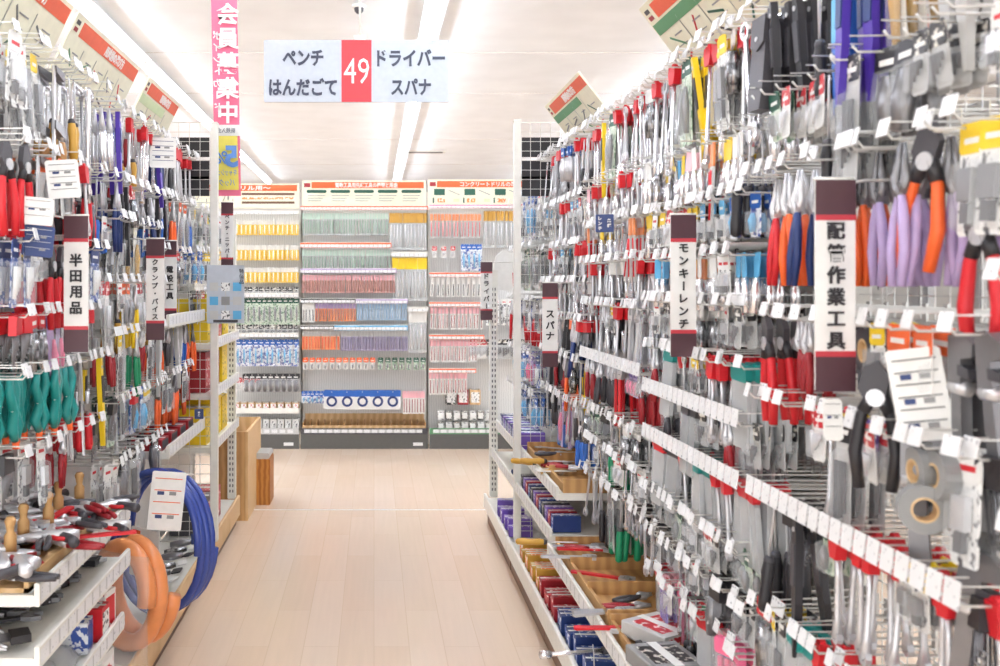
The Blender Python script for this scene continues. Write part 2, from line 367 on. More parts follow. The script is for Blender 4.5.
PRO = {}
def proto(key, name, cat, desc, parts, jitter=6):
    PRO[key] = dict(name=name, cat=cat, desc=desc, parts=parts, near=None, far=None, jit=jitter)
proto('wr', 'combination_wrench', 'wrench', 'silver combination wrench', P_wrench(.20))
proto('wrL', 'combination_wrench', 'wrench', 'long silver combination wrench', P_wrench(.30, .016, 'chrome', .024))
proto('wrS', 'combination_wrench', 'wrench', 'short silver spanner', P_wrench(.13, .010, 'chrome', .013))
proto('adj', 'adjustable_wrench', 'wrench', 'silver adjustable wrench', P_adjust(.22))
proto('adjr', 'adjustable_wrench', 'wrench', 'adjustable wrench with red grip', P_adjust(.24, 'red'))
proto('adjk', 'adjustable_wrench', 'wrench', 'adjustable wrench with black grip', P_adjust(.24, 'black', 'dsteel'))
for k, g, d in (('red', 'red', 'red'), ('orange', 'orange', 'orange'), ('blue', 'navy', 'dark blue'), ('lilac', 'lilac', 'lilac'), ('black', 'black', 'black'),
                ('sky', 'blue', 'bright blue'), ('green', 'green', 'green'), ('yellow', 'yellow', 'yellow'), ('ored', 'orange', 'orange-red')):
    proto('pl'+k, 'pliers', 'pliers', f'{d}-handled pliers', P_pliers(.25, g, 'dsteel' if k in ('orange', 'lilac') else 'steel'))
proto('plS', 'pliers', 'pliers', 'small red-handled pliers', P_pliers(.17, 'dred', 'steel', .014))
proto('plB', 'pliers', 'pliers', 'small black-handled pliers', P_pliers(.17, 'dark', 'steel', .014))
proto('plC', 'pliers', 'pliers', 'all-steel locking pliers', P_pliers(.22, 'chrome', 'steel', .018))
for k, g, d in (('g', 'green', 'green'), ('r', 'red', 'red'), ('k', 'black', 'black'), ('b', 'blue', 'blue'), ('y', 'gold', 'amber'), ('v', 'violet', 'violet')):
    proto('sd'+k, 'screwdriver', 'screwdriver', f'{d}-handled screwdriver', P_driver(.26, g, 'dark'))
for k, g, g2, d in (('k', 'black', 'dark', 'black'), ('b', 'blue', 'sky', 'blue'), ('v', 'violet', 'navy', 'violet'), ('g', 'dgreen', 'black', 'dark green'),
                    ('p', 'pink', 'dark', 'pink'), ('y', 'yellow', 'black', 'yellow'), ('w', 'lgrey', 'steel', 'pale grey'), ('o', 'orange', 'black', 'orange')):
    proto('kn'+k, 'sheath_knife', 'knife', f'{d} sheathed knife', P_knife(.30, g, g2, .028))
cards = [('wr', 'red', 'print_wk', 'bar', 'steel', 'white card with red header'), ('yk', 'yellow', 'print_wk', 'box', 'dsteel', 'white card with yellow header'),
         ('bw', 'blue', 'print_wb', 'bar', 'sky', 'white card with blue header'), ('sk', 'sky', 'paper', 'box', 'steel', 'white card with sky-blue header'),
         ('pk', 'print_pk', 'lpink', 'disc', 'yellow', 'pink printed card'), ('gw', 'dgreen', 'print_gw', 'bar', 'dsteel', 'pale green card with dark green header'),
         ('kw', 'print_kw', 'lgrey', 'many', 'dark', 'grey card with black printed header'), ('ow', 'orange', 'paper', 'bar', 'dsteel', 'white card with orange header'),
         ('pp', 'print_pp', 'lilac', 'bar', 'pink', 'lilac card with purple header'), ('rw', 'print_rk', 'paper', 'many', 'steel', 'white card with red printed header'),
         ('ww', 'paper', 'print_wk', 'box', 'steel', 'all-white blister card'), ('nv', 'navy', 'print_bw', 'many', 'white', 'navy blue card'),
         ('gd', 'cream', 'offwhite', 'bar', 'gold', 'cream card with a brass fitting')]
for k, h, b_, sh, it, d in cards:
    proto('c'+k, 'blister_pack', 'tool package', d, P_card(.075, .17, h, b_, 'clear', it, .22, sh))
    proto('cs'+k, 'blister_pack', 'tool package', 'small '+d, P_card(.048, .10, h, b_, 'clear', it, .3, sh))
    proto('cl'+k, 'blister_pack', 'tool package', 'long '+d, P_card(.05, .24, h, b_, 'clear', it, .16, sh))
for k, h, c, d in (('r', 'red', 'socketmix', 'red-topped bag of steel parts'), ('k', 'black', 'dsteel', 'black-topped bag of dark parts'),
                   ('w', 'paper', 'socketmix', 'white-topped bag of steel parts'), ('o', 'orange', 'gold', 'orange-topped bag of brass parts'), ('b', 'blue', 'steel', 'blue-topped bag of steel parts')):
    proto('bg'+k, 'header_bag', 'tool package', d, P_bag(.07, .16, h, c))
proto('tr', 'socket_extension', 'socket tool', 'steel extension bar on a red hanger', P_topped(.20))
proto('trL', 'ratchet_handle', 'ratchet', 'long ratchet handle on a red hanger', P_topped(.30, 'red', 'chrome', .034))
proto('tw', 'socket_extension', 'socket tool', 'steel extension bar on a white hanger', P_topped(.20, 'paper', 'chrome'))
proto('tk', 'ratchet_handle', 'ratchet', 'ratchet handle on a black hanger', P_topped(.24, 'black', 'chrome', .034))
for k, h, i_, d in (('r', 'red', 'steel', 'red-topped clear wallet of steel bits'), ('t', 'teal', 'steel', 'teal-topped clear wallet of steel tools'), ('p', 'pink', 'pink', 'clear wallet of pink tools'),
                    ('g', 'green', 'green', 'green-topped wallet'), ('o', 'orange', 'gold', 'orange-topped wallet of brass bits'), ('w', 'paper', 'dsteel', 'white-topped clear wallet'),
                    ('k', 'dark', 'dsteel', 'black-topped clear wallet'), ('m', 'lpink', 'purple', 'clear wallet of purple tools')):
    proto('pa'+k, 'tool_wallet', 'tool package', d, P_pack(.075, .20, h, 'clear' if k in 'pm' else 'milky', i_))
for k, h, d in (('y', 'yellow', 'yellow'), ('p', 'lpink', 'pink'), ('r', 'red', 'red'), ('b', 'sky', 'sky-blue'), ('w', 'paper', 'white')):
    proto('so'+k, 'socket', 'socket', f'chrome socket on a {d} card', P_socket(.14, h))
proto('cut', 'pipe_cutter', 'cutter', 'pipe cutter with orange-red grips', P_cutter(.24, 'orange'))
proto('cutR', 'pipe_cutter', 'cutter', 'bolt cutter with red grips', P_cutter(.24, 'red'))
proto('cutK', 'pipe_cutter', 'cutter', 'crimping tool with black grips', P_cutter(.22, 'black'))
proto('cutL', 'pipe_cutter', 'cutter', 'crimping tool with lilac grips', P_cutter(.30, 'lilac'))
proto('pw', 'pipe_wrench', 'wrench', 'dark steel pipe wrench', P_pipewrench(.24))
proto('pwr', 'pipe_wrench', 'wrench', 'pipe wrench with red handle', P_pipewrench(.30, 'dred'))
proto('spg', 'spring_clamp', 'clamp', 'glossy green spring clamp', P_springclamp(.17))
proto('hs', 'hacksaw', 'saw', 'silver-framed hacksaw', P_hacksaw())
proto('fc', 'bar_clamp', 'clamp', 'steel bar clamp with dark red handle', P_fclamp())
proto('fcw', 'bar_clamp', 'clamp', 'steel bar clamp with wooden handle', P_fclamp(.36, 'wood'))
proto('fcr', 'bar_clamp', 'clamp', 'bar clamp with bright red handle', P_fclamp(.3, 'red'))
proto('ho', 'tool_holster', 'holster', 'black tool holster', P_holster())
proto('hog', 'tool_holster', 'holster', 'dark grey tool holster', P_holster(.24, 'dark'))
proto('rk', 'tape_roll', 'tape', 'black tape roll', P_roll(.045, 'dark')); proto('rg', 'tape_roll', 'tape', 'grey tape roll', P_roll(.04, 'grey'))
proto('hxo', 'hex_key_set', 'hex keys', 'hex key set in an orange holder', P_hexset(.13)); proto('hxr', 'hex_key_set', 'hex keys', 'hex key set in a red holder', P_hexset(.13, 'red'))
proto('hxk', 'hex_key_set', 'hex keys', 'hex key set in a black holder', P_hexset(.13, 'black'))
# narrow packs of the far wall
for k, h, b_, t_, L, w_, d in (('gw', 'mint', 'milky', 'greenband', .2, .019, 'pale green drill bit pack'), ('gs', 'gold', 'milky', 'steel', .34, .030, 'long drill bit pack with gold top'),
        ('ys', 'yellow', 'milky', 'steel', .40, .030, 'long drill bit pack with yellow top'), ('rb', 'lpink', 'rosy', 'brown', .16, .021, 'reddish drill bit pack'),
        ('po', 'lilac', 'peach', 'navy', .16, .022, 'orange and purple drill bit pack'), ('bl', 'pblue', 'pblue', 'steel', .15, .021, 'pale blue drill bit pack'),
        ('re', 'lgrey', 'peach', 'red', .17, .023, 'red and orange drill bit pack'), ('pu', 'lgrey', 'plilac', 'dark', .18, .021, 'greyish purple drill bit pack'),
        ('ss', 'paper', 'milky', 'steel', .38, .034, 'long clear drill bit pack with white top'), ('rw', 'lpink', 'paper', 'dred', .20, .024, 'white drill bit pack with red stripe'),
        ('or', 'peach', 'lgrey', 'red', .22, .024, 'orange-red drill bit pack'), ('wk', 'paper', 'paper', 'dark', .17, .03, 'white bit pack')):
    proto('s'+k, 'drill_bit_pack', 'drill bit pack', d, P_stick(L, h, b_, w_, t_), 2)
proto('yc', 'driver_bit_pack', 'driver bit pack', 'yellow driver bit card', P_stick(.13, 'offwhite', 'pyellow', .036, 'paper'), 2)
proto('dcb', 'saw_blade_pack', 'saw blade', 'blue and white disc blade pack', P_disccard(.15, 'paper', 'navy'), 2)
proto('dcw', 'saw_blade_pack', 'saw blade', 'white disc blade pack', P_disccard(.13, 'print_wk', 'dsteel'), 2)

def merged(p):
    if p['far'] is None:
        a = MB()
        for _, b_ in p['parts']: a.join(b_)
        p['far'] = a.mesh(p['name'])
    return p['far']
QUEUE = []
def put(key, loc, rotz, label, group, near=False, tilt=0, roll=0, scale=1.0, hid=1.0):
    if group is None: return put_now(key, loc, rotz, label, group, near, tilt, roll, scale)
    dist = math.hypot(loc[0], loc[1]); size = max(abs(v[2]) for v in PRO[key]['parts'][-1][1].v)
    QUEUE.append((-size*hid/dist, len(QUEUE), key, loc, rotz, label, group, near, tilt, roll, scale))
def flush():
    """the 300 of each kind that show largest become objects of their own, the rest of the kind one object"""
    kinds = {}
    for q in QUEUE: kinds.setdefault(PRO[q[2]]['name'], []).append(q)
    for nm, qs in kinds.items():
        qs.sort()
        for q in qs[:300]: put_now(*q[2:])
        if len(qs) > 300:
            b_ = MB()
            for q in qs[300:]:
                p = PRO[q[2]]; M = Matrix.Translation(q[3]) @ Euler((q[8], q[9], q[4])).to_matrix().to_4x4()
                for _, mb in p['parts']: b_.join(mb, M)
            pl = {'blister_pack': 'blister_packs', 'drill_bit_pack': 'drill_bit_packs'}.get(nm, nm+'s')
            o = mk(pl, b_.mesh(pl)); tag(o, f"many more {nm.replace('_', ' ')}s hanging small in the more distant bays", p['cat'], None, 'stuff')
def put_now(key, loc, rotz, label, group, near=False, tilt=0, roll=0, scale=1.0):
    p = PRO[key]; rot = (tilt, roll, rotz)
    if near and len(p['parts']) > 1:
        if p['near'] is None: p['near'] = [(n, b_.mesh(n)) for n, b_ in p['parts']]
        o = empty(p['name'], loc, label, p['cat'], rot, group)
        for n, me in p['near']: mk(n, me, o)
    else:
        o = mk(p['name'], merged(p), None, loc, rot); tag(o, label, p['cat'], group)
    if scale != 1: o.scale = (scale,)*3
    return o

# ------------------------------------------------------------------ display hooks
def hook_mb(L, tw=.042, th=.034, tilt=-14):
    a = MB(); a.tube([(0, 0, .0), (0, -L+.01, .0), (0, -L, .012)], .0026, 'wire', 5)
    a.tube([(0, -.002, .03), (0, -L-.004, .03)], .0019, 'wire', 4); a.box((0, -.003, .012), (.014, .006, .05), 'wire')
    t = MB(); t.box((0, -L-.006, .020), (tw, .0025, th), 'tagpaper', Euler((R(tilt), 0, 0)).to_matrix())
    return a, t
HK = {}
bulk_hooks = MB()
HB = MB(); HB.tube([(0, 0, 0), (0, -.24, 0), (0, -.245, .012)], .0025, 'wire', 4)
def hook(loc, rotz, L, style, label, group, mode):
    key = (round(L, 3), style)
    if key not in HK:
        a, t = hook_mb(*((L, .036, .032) if style == 1 else (L, .031, .032) if style == 2 else (L, .0, .0)) if style < 3 else (L, .039, .044, -6))
        j = MB().join(a)
        if style: j.join(t)
        HK[key] = (a.mesh('hook_wire'), t.mesh('price_tag'), j.mesh('display_hook'), j)
    h = HK[key]; rotz += R(rnd.uniform(-9, 9)) if style < 3 else 0
    if mode != 'near' or loc[1] > (2.95 if loc[0] > 0 else 3.3):
        bulk_hooks.join(h[3], Matrix.Translation(loc) @ Matrix.Rotation(rotz, 4, 'Z')); return
    if mode == 'near' and style:
        o = empty('display_hook', loc, label, 'hook', (0, 0, rotz), group); mk('hook_wire', h[0], o); mk('price_tag', h[1], o)
    else: tag(mk('display_hook', h[2] if style else h[0], None, loc, (0, 0, rotz)), label, 'hook', group)

ORD = ['top', 'second', 'third', 'fourth', 'fifth', 'sixth', 'seventh', 'eighth', 'ninth', 'tenth', 'eleventh', 'twelfth']
POOL = ['csww', 'cskw', 'csyk', 'csrw', 'bgw', 'bgr', 'wr', 'wrS', 'plS', 'plB', 'hxk', 'hxr', 'csgw', 'tr', 'tw', 'clkw', 'sdk', 'adj']
def fill(side, xb, y0, y1, rows, where, L=.27, mode='near', nd=3, gap=.04, jit=1.0):
    """rows: (z, tag style, spacing, [proto keys run along the row], repeat block)"""
    rz = -pi/2 if side > 0 else pi/2
    for ri, row in enumerate(rows):
        z, style, sp, keys = row[:4]; blk = row[4] if len(row) > 4 else 3
        n = max(1, int((y1-y0-.02)/sp)); off = (y1-y0-(n-1)*sp)/2
        for i in range(n):
            y = y0+off+i*sp; k = keys[(i//blk) % len(keys)]
            lo = L+rnd.uniform(-.04, .012)
            hook((side*(xb), y, z), rz, L+(rnd.choice((-.025, 0, 0, .01)) if style < 3 else 0), style, f'wire hook on {ORD[ri]} row {where}' + (' with white price tag' if style else ''), f'display hooks, {ORD[ri]} row {where}', mode)
            if k is None or rnd.random() < .04: continue
            if rnd.random() < .10: k = rnd.choice(POOL)
            p = PRO[k]
            depth = nd if rnd.random() < .8 else nd-1
            for d in range(max(1, depth)):
                xx = xb-(lo-.035-d*gap)
                put(k, (side*xx, y+rnd.uniform(-.004, .004), z-.006), rz+R(rnd.gauss(0, p['jit']*jit)), f"{p['desc']} on {ORD[ri]} row {where}", f"{p['name'].replace('_',' ')}s, {p['desc']}, {ORD[ri]} row {where}",
                    near=(mode == 'near' and d == 0), tilt=R(rnd.gauss(0, 2.5)), roll=R(rnd.gauss(0, 2.2)), hid=1.0 if d == 0 else .3)

# ------------------------------------------------------------------ the setting
def plane(name, x0, x1, y0, y1, z, mt, t=.05):
    return struct(name, MB().box(((x0+x1)/2, (y0+y1)/2, z-t/2 if mt == 'floormat' else z+t/2), (x1-x0, y1-y0, t), mt))
plane('floor', -14, 14, -6, 26, 0, 'floormat')
plane('ceiling', -14, 14, -6, 26, 4.05, 'ceilmat')
struct('wall_back', MB().box((0, 26.05, 2), (28, .1, 4.1), 'wallmat'))
struct('wall_left', MB().box((-14.05, 10, 2), (.1, 32, 4.1), 'wallmat'))
struct('wall_right', MB().box((14.05, 10, 2), (.1, 32, 4.1), 'wallmat'))
struct('trim_1', MB().box((0, 6.49, .0015), (9, .012, .003), 'white'))
for i, y in enumerate((5.7, 7.6, 10.3, 12.5, 16.5, 20)):
    struct(f'trim_{i+2}', MB().box((0, y, 4.047), (28, .012, .006), 'seam'))
for i, x in enumerate((-4.2,)):
    struct(f'trim_{i+8}', MB().box((x, 12, 4.048), (.010, 28, .005), 'seam'))

# fluorescent strip lights
def strip_lights():
    hs_ = MB(); L = 2.44
    hs_.add([(-.05, -L/2, 0), (.05, -L/2, 0), (.10, -L/2, -.045), (.10, -L/2, -.06), (-.10, -L/2, -.06), (-.10, -L/2, -.045),
             (-.05, L/2, 0), (.05, L/2, 0), (.10, L/2, -.045), (.10, L/2, -.06), (-.10, L/2, -.06), (-.10, L/2, -.045)],
            [(0, 1, 2, 3, 4, 5), (11, 10, 9, 8, 7, 6)]+[(i, i+6, (i+1) % 6+6, (i+1) % 6) for i in range(6)], 'white')
    tb = MB(); tb.tube([(0, -L/2+.03, -.085), (0, L/2-.03, -.085)], .022, 'tube', 10)
    ec = MB()
    for s_ in (-1, 1): ec.box((0, s_*(L/2-.02), -.08), (.05, .03, .05), 'offwhite')
    a, b_, c = hs_.mesh('housing'), tb.mesh('fluorescent_tube'), ec.mesh('lamp_holder')
    for x, nm in ((-2.54, 'left'), (.54, 'middle'), (3.62, 'right'), (-5.62, 'far left')):
        for k in range(9):
            y = 1.7+k*2.5
            o = empty('ceiling_light', (x, y, 4.05), f'white fluorescent strip light in the {nm} ceiling row', 'ceiling light', (0, 0, 0), f'strip lights, {nm} ceiling row')
            mk('housing', a, o); mk('fluorescent_tube', b_, o); mk('lamp_holder', c, o)
strip_lights()

# ------------------------------------------------------------------ shelving
def grid_mb(w_, h, sp=.05, r=.0016, mt='wire', frame=.004):
    g = MB(); nx = int(w_/sp); nz = int(h/sp)
    for i in range(nx+1): g.tube([(i*w_/nx, 0, 0), (i*w_/nx, 0, h)], r if 0 < i < nx else frame, mt, 4)
    for i in range(nz+1): g.tube([(0, .003, i*h/nz), (w_, .003, i*h/nz)], r if 0 < i < nz else frame, mt, 4)
    return g
def shelf_mb(x_in, x_out, y0, y1, z, side, lip=.06, t=.03, mt='enamel'):
    m_ = MB(); a, b_ = sorted((side*x_in, side*x_out))
    m_.rbox(a, b_, y0+.004, y1-.004, z-t, z, mt)
    xo = side*x_in
    m_.rbox(min(xo, xo-side*.014), max(xo, xo-side*.014), y0+.004, y1-.004, z-t, z+lip-t, mt, .003)
    return m_
def ticket_strip(mb, lo, hi, flip=False):
    n = len(lo); mb.add(lo+hi, [], 'tagpaper')
    o = len(mb.v)-2*n
    for i in range(n-1):
        f = (i, i+1, n+i+1, n+i); mb.f.append([o+k for k in (f[::-1] if flip else f)]); mb.m.append('tagpaper' if i % 2 == 0 else 'lgrey'); mb.sm.append(False)
def unit(side, y0, y1, back='board', xb=1.16, shelves=(), label='', deck_in=.71, top=2.28, deck_z=.16, end_post=False):
    u = empty('shelving_unit', (side*(xb+.02), (y0+y1)/2, 0), label, 'shelving unit')
    inv = Vector((-side*(xb+.02), -(y0+y1)/2, 0))
    def prt(n, mb):
        mb.v = [tuple(Vector(p)+inv) for p in mb.v]; return part(n, mb, u)
    if back == 'board':
        b_ = MB(); b_.box((side*(xb+.012), (y0+y1)/2, top/2+.08), (.02, y1-y0-.03, top-.16), 'board'); prt('back_panel', b_)
    elif back == 'mesh':
        g = grid_mb(y1-y0-.02, top-.16, .05, .0017, 'wire'); M = Matrix.Translation((side*(xb+.005), y0+.01, .16)) @ Matrix.Rotation(pi/2, 4, 'Z')
        prt('wire_back', MB().join(g, M))
    for k, yy in enumerate((y0, y1) if end_post else (y0,)):
        p = MB(); p.rbox(side*(xb+.01)-.02, side*(xb+.01)+.02, yy-.016, yy+.016, 0.0, top, 'enamel')
        for i in range(int(top/.05)): p.box((side*(xb+.01)-side*.0205, yy, .05+i*.05), (.001, .008, .022), 'dark')
        prt('upright', p)
    dk = MB(); a, b_ = sorted((side*(deck_in+.02), side*(xb-.005))); dk.rbox(a, b_, y0+.002, y1-.002, deck_z-.03, deck_z, 'enamel'); prt('base_deck', dk)
    lp = MB(); a, b_ = sorted((side*deck_in, side*(deck_in+.018))); lp.rbox(a, b_, y0+.002, y1-.002, .06 if side < 0 else .10, deck_z+.03, 'lwood' if side < 0 else 'rail'); prt('front_lip', lp)
    kp = MB(); a, b_ = sorted((side*(deck_in+.025), side*(deck_in+.04))); kp.rbox(a, b_, y0+.002, y1-.002, 0.0, deck_z-.03, 'brown', .002); prt('kick_plate', kp)
    for s_ in shelves:
        x_in, z, mt = s_[:3]
        sh = prt('shelf', shelf_mb(x_in, xb-.01, y0, y1, z, side))
        # price rail with a row of paper tickets
        tk = MB(); n = int((y1-y0)/.075); xx = side*x_in-side*.0150; ys = []
        for i in range(n): ys += [y0+.01+i*.075, y0+.01+i*.075+.062]
        ticket_strip(tk, [(xx, y, z-.017) for y in ys], [(xx, y, z+.021) for y in ys], side < 0)
        tk.v = [tuple(Vector(p)+inv) for p in tk.v]
        r_ = mk('ticket_strip', tk.mesh('ticket_strip'), sh)
        if mt:
            plain = mt == 'plain'; mt = 'lwood' if plain else mt
            bd = MB(); a, b_ = sorted((side*(x_in+.02), side*(xb-.02)))
            bd.box(((a+b_)/2, (y0+y1)/2, z+.006), (b_-a, y1-y0-.04, .012), mt)
            n = 3
            for i in (() if plain else range(n+1)): bd.box(((a+b_)/2, y0+.02+(y1-y0-.04)*i/n, z+.03), (b_-a, .01, .06), mt)
            bd.box((side*(x_in+.026), (y0+y1)/2, z+.02), (.012, y1-y0-.04, .04), mt)
            bd.v = [tuple(Vector(p)+inv) for p in bd.v]; mk('wooden_divider_tray', bd.mesh('wooden_divider_tray'), sh)
    return u
RB = [(.5, 1.4), (1.4, 2.29), (2.29, 3.15), (3.15, 4.1), (4.1, 5.1), (5.12, 6.15)]
RW = ['nearest right bay', 'beside the pipe tool sign', 'beside the monkey wrench sign', 'between the two right signs', 'beside the spanner sign', 'behind the tall white pole']
LB = [(2.4, 3.3), (3.3, 4.2), (4.2, 5.1), (5.12, 6.1)]
LW = ['behind the soldering sign', 'before the clamp sign', 'before the left wire grid', 'past the left wire grid']
unit(1, *RB[0], back='mesh', label='wire-backed shelving unit at the near end of the right run')
unit(1, *RB[1], back='mesh', label='wire-backed shelving unit beside the pipe tool sign')
unit(1, *RB[2], shelves=((.76, .40, 'wood'),), label='panel-backed shelving unit beside the monkey wrench sign')
unit(1, *RB[3], shelves=((.76, .40, 'wood'),), label='shelving unit of hung spanners between the two right signs')
unit(1, *RB[4], shelves=((.80, .64, 'wood'), (.77, .46, None)), label='shelving unit with a wooden tray beside the spanner sign')
unit(1, *RB[5], shelves=((.80, .64, None), (.77, .46, None)), label='shelving unit behind the tall white pole on the right', end_post=True)
unit(-1, *LB[0], shelves=((.86, .76, 'plain'), (.86, .60, None), (.88, .38, None)), deck_in=.86, label='tool shelving unit at the near left with a wooden tray')
unit(-1, *LB[1], deck_in=.86, label='left shelving unit above the coiled hoses')
unit(-1, *LB[2], shelves=((.92, .80, None), (.92, 1.38, None)), deck_in=.86, label='left shelving unit before the wire grid')
unit(-1, *LB[3], shelves=((.88, .95, None), (.88, 1.22, None), (.88, .66, None)), deck_in=.86, label='left shelving unit past the wire grid with yellow goods', end_post=True)

# tall poles, perforated end posts and wire end grids
def pole(x, y, z0, z1, name, label, perf, s_=.036):
    o = empty(name, (x, y, z0), label, 'post')
    p = MB(); p.rbox(-s_/2, s_/2, -s_/2, s_/2, 0, z1-z0, 'enamel', .005); part('post', p, o)
    if perf:
        h = MB()
        for i in range(int((z1-z0-.1)/.035)):
            for sx in (-1, 1): h.box((sx*.009, -s_/2-.0006, .05+i*.035), (.007, .001, .018), 'dark')
        part('slots', h, o)
    c = MB(); c.rbox(-s_/2-.002, s_/2+.002, -s_/2-.002, s_/2+.002, z1-z0, z1-z0+.012, 'offwhite', .004); part('cap', c, o)
pole(.765, 5.08, .165, 2.41, 'support_pole', 'tall plain white pole before the right wire grid', False)
pole(.775, 6.17, .165, 1.62, 'perforated_post', 'perforated white post at the far end of right run', True, .05)
pole(-.855, 5.10, .165, 2.40, 'support_pole', 'tall plain white pole at the left wire grid', False)
pole(-.915, 6.12, .165, 1.95, 'perforated_post', 'perforated white post behind the left white pole', True, .05)
for side, x0, x1, z0, lab in ((1, .785, 1.16, .17, 'white wire grid panel beside the right tall pole'), (-1, -1.16, -.875, .17, 'white wire grid panel beside the left tall pole')):
    o = empty('wire_grid_panel', (x0, 5.09, z0), lab, 'wire grid')
    part('grid', grid_mb(x1-x0, 2.41-z0, .05, .0021), o)
    b_ = MB()
    for i in range(3): b_.box(((x1-x0)/2, .02, 1.98-z0+.05+.125*i+.04*(i == 0)), (x1-x0-.02, .008, .105), 'black')
    part('slatted_black_panel', b_, o)

# ------------------------------------------------------------------ products on the right run
fill(1, 1.16, 1.12, 1.39, [
    (2.20, 1, .08, ['cpk', 'cgd', 'cww']), (1.86, 1, .085, ['cyk', 'cww', 'ckw']), (1.55, 1, .11, ['cutR', 'cut', 'pwr']),
    (1.20, 1, .11, ['pw', 'cutR', 'ckw']), (.86, 1, .09, ['pao', 'bgr'])], RW[0], nd=2)
fill(1, 1.16, *RB[1], [
    (2.20, 1, .056, ['cpk', 'knw', 'clgd', 'knv', 'knb', 'sdk', 'knk', 'hog'], 2),
    (1.98, 0, .060, ['csww', 'cskw', 'bgk', 'clkw', 'sdk', 'csrw', 'sow'], 2),
    (1.80, 1, .066, ['cyk', 'pllilac', 'pllilac', 'plorange', 'plblue', 'plored', 'plred'], 2),
    (1.47, 1, .075, ['pw', 'cow', 'rk', 'hxk', 'plS', 'cutR'], 2),
    (1.28, 1, .046, ['cww', 'rg', 'csnv', 'csrw', 'cspp', 'csyk', 'csrw', None, None], 2),
    (1.055, 3, .046, ['tr', 'tr', 'csyk', 'tr', 'tr', 'csgw', 'knk', 'hxk', 'sdk'], 2),
    (.80, 2, .046, ['clyk', 'clbw', 'par', 'sdy', 'sdy', 'tr', 'pat', 'clkw'], 2),
    (.52, 1, .060, ['bgr', 'pao', 'clpp'], 2)], RW[1], gap=.035)
fill(1, 1.16, *RB[2], [
    (2.20, 1, .042, ['wrL', 'trL', 'clyk', 'trL', 'kny', 'clgw', 'trL', 'wr'], 2),
    (1.93, 0, .042, ['sob', 'sow', 'soy', 'sor', 'sow', 'sop', 'soy'], 2),
    (1.77, 2, .042, ['csbw', 'cssk', 'cssk', 'csyk', 'csrw', 'csyk'], 3),
    (1.62, 2, .042, ['sob', 'csww', 'sow', 'sor', 'soy'], 3),
    (1.49, 1, .042, ['cskw', 'csww', 'bgw', 'tw', 'tr'], 3),
    (1.34, 1, .042, ['pat', 'tr', 'tr', 'csyk', 'tr'], 3),
    (1.20, 3, .046, ['clkw', 'plS', 'cskw', 'pak', 'plB'], 3),
    (1.05, 3, .046, ['par', 'tr', 'pat', 'tr', 'pak'], 3),
    (.88, 2, .044, ['csgw', 'cskw', 'csrw', 'csww', 'csgw'], 3),
    (.75, 1, .044, ['cskw', 'hxk', 'bgk', 'csww', 'wrS'], 3),
    (.62, 1, .046, ['sdk', 'pap', 'pam', 'par', 'pag'], 2)], RW[2], nd=4, gap=.030)
fill(1, 1.16, *RB[3], [
    (2.20, 1, .040, ['wrL', 'trL', 'wr', 'trL', 'clgw', 'kny'], 3),
    (1.95, 0, .042, ['sow', 'wr', 'tr', 'sop'], 3),
    (1.78, 2, .040, ['soy', 'sor', 'wrS', 'sow'], 4),
    (1.63, 2, .040, ['tr', 'wrS', 'tw', 'wrS'], 5),
    (1.46, 1, .040, ['wrL', 'adj', 'tr', 'plC'], 4),
    (1.24, 3, .046, ['plS', 'cspp', 'adjr', 'plB', 'plS'], 4),
    (1.03, 2, .044, ['csgw', 'bgw', 'sdg', 'cskw'], 4),
    (.90, 1, .044, ['csww', 'wrS', 'csrw', 'wrS'], 4),
    (.76, 1, .046, ['wr', 'wrS', 'sdg', 'sdk'], 4)], RW[3], mode='far', nd=4, gap=.032)
fill(1, 1.16, *RB[4], [
    (2.20, 1, .042, ['wr', 'tr', 'wrL', 'bgb', 'wr'], 3),
    (1.93, 1, .042, ['wrL', 'cssk', 'tr', 'wr'], 4),
    (1.72, 1, .044, ['tr', 'wrS', 'clkw', 'cssk', 'wrS'], 4),
    (1.55, 1, .044, ['wrS', 'plC', 'tw', 'tr'], 4),
    (1.38, 1, .046, ['hxr', 'plblue', 'hxo', 'knk', 'adj'], 3),
    (1.20, 1, .046, ['wr', 'kny', 'plorange', 'plS', 'plS', 'knk'], 3),
    (1.00, 2, .046, ['sdb', 'plB', 'wr', 'clpp'], 3)], RW[4], mode='far', nd=3, gap=.035)
fill(1, 1.16, *RB[5], [
    (2.05, 1, .06, ['clww', 'clbw', 'wr'], 3), (1.75, 1, .06, ['clkw', 'clgw'], 3), (1.45, 1, .06, ['ckw', 'plred', 'cnv'], 2),
    (1.15, 1, .06, ['cnv', 'cpp', 'cbw'], 3), (.92, 1, .06, ['cbw', 'cnv'], 3)], RW[5], mode='bulk', nd=3, L=.3)
# goods hung on the other face of the open wire back
for ri, z in enumerate((2.15, 1.92, 1.68, 1.45, 1.25)):
    for i in range(15):
        k = ['ckw', 'cgd', 'cyk', 'bgk', 'clkw', 'pak', 'cow'][(i//2+ri*3) % 7]
        if rnd.random() < .2: continue
        put(k, (1.26+rnd.uniform(-.01, .03), 1.05+.095*i, z), pi/2+R(rnd.uniform(-6, 6)), f"{PRO[k]['desc']} seen through wire back, {ORD[ri]} row", f"{PRO[k]['name']}s behind the wire back, {PRO[k]['desc']}, {ORD[ri]} row", tilt=0, hid=.5)
        bulk_hooks.join(HB, Matrix.Translation((1.17, 1.05+.095*i, z+.005)) @ Matrix.Rotation(pi/2, 4, 'Z'))
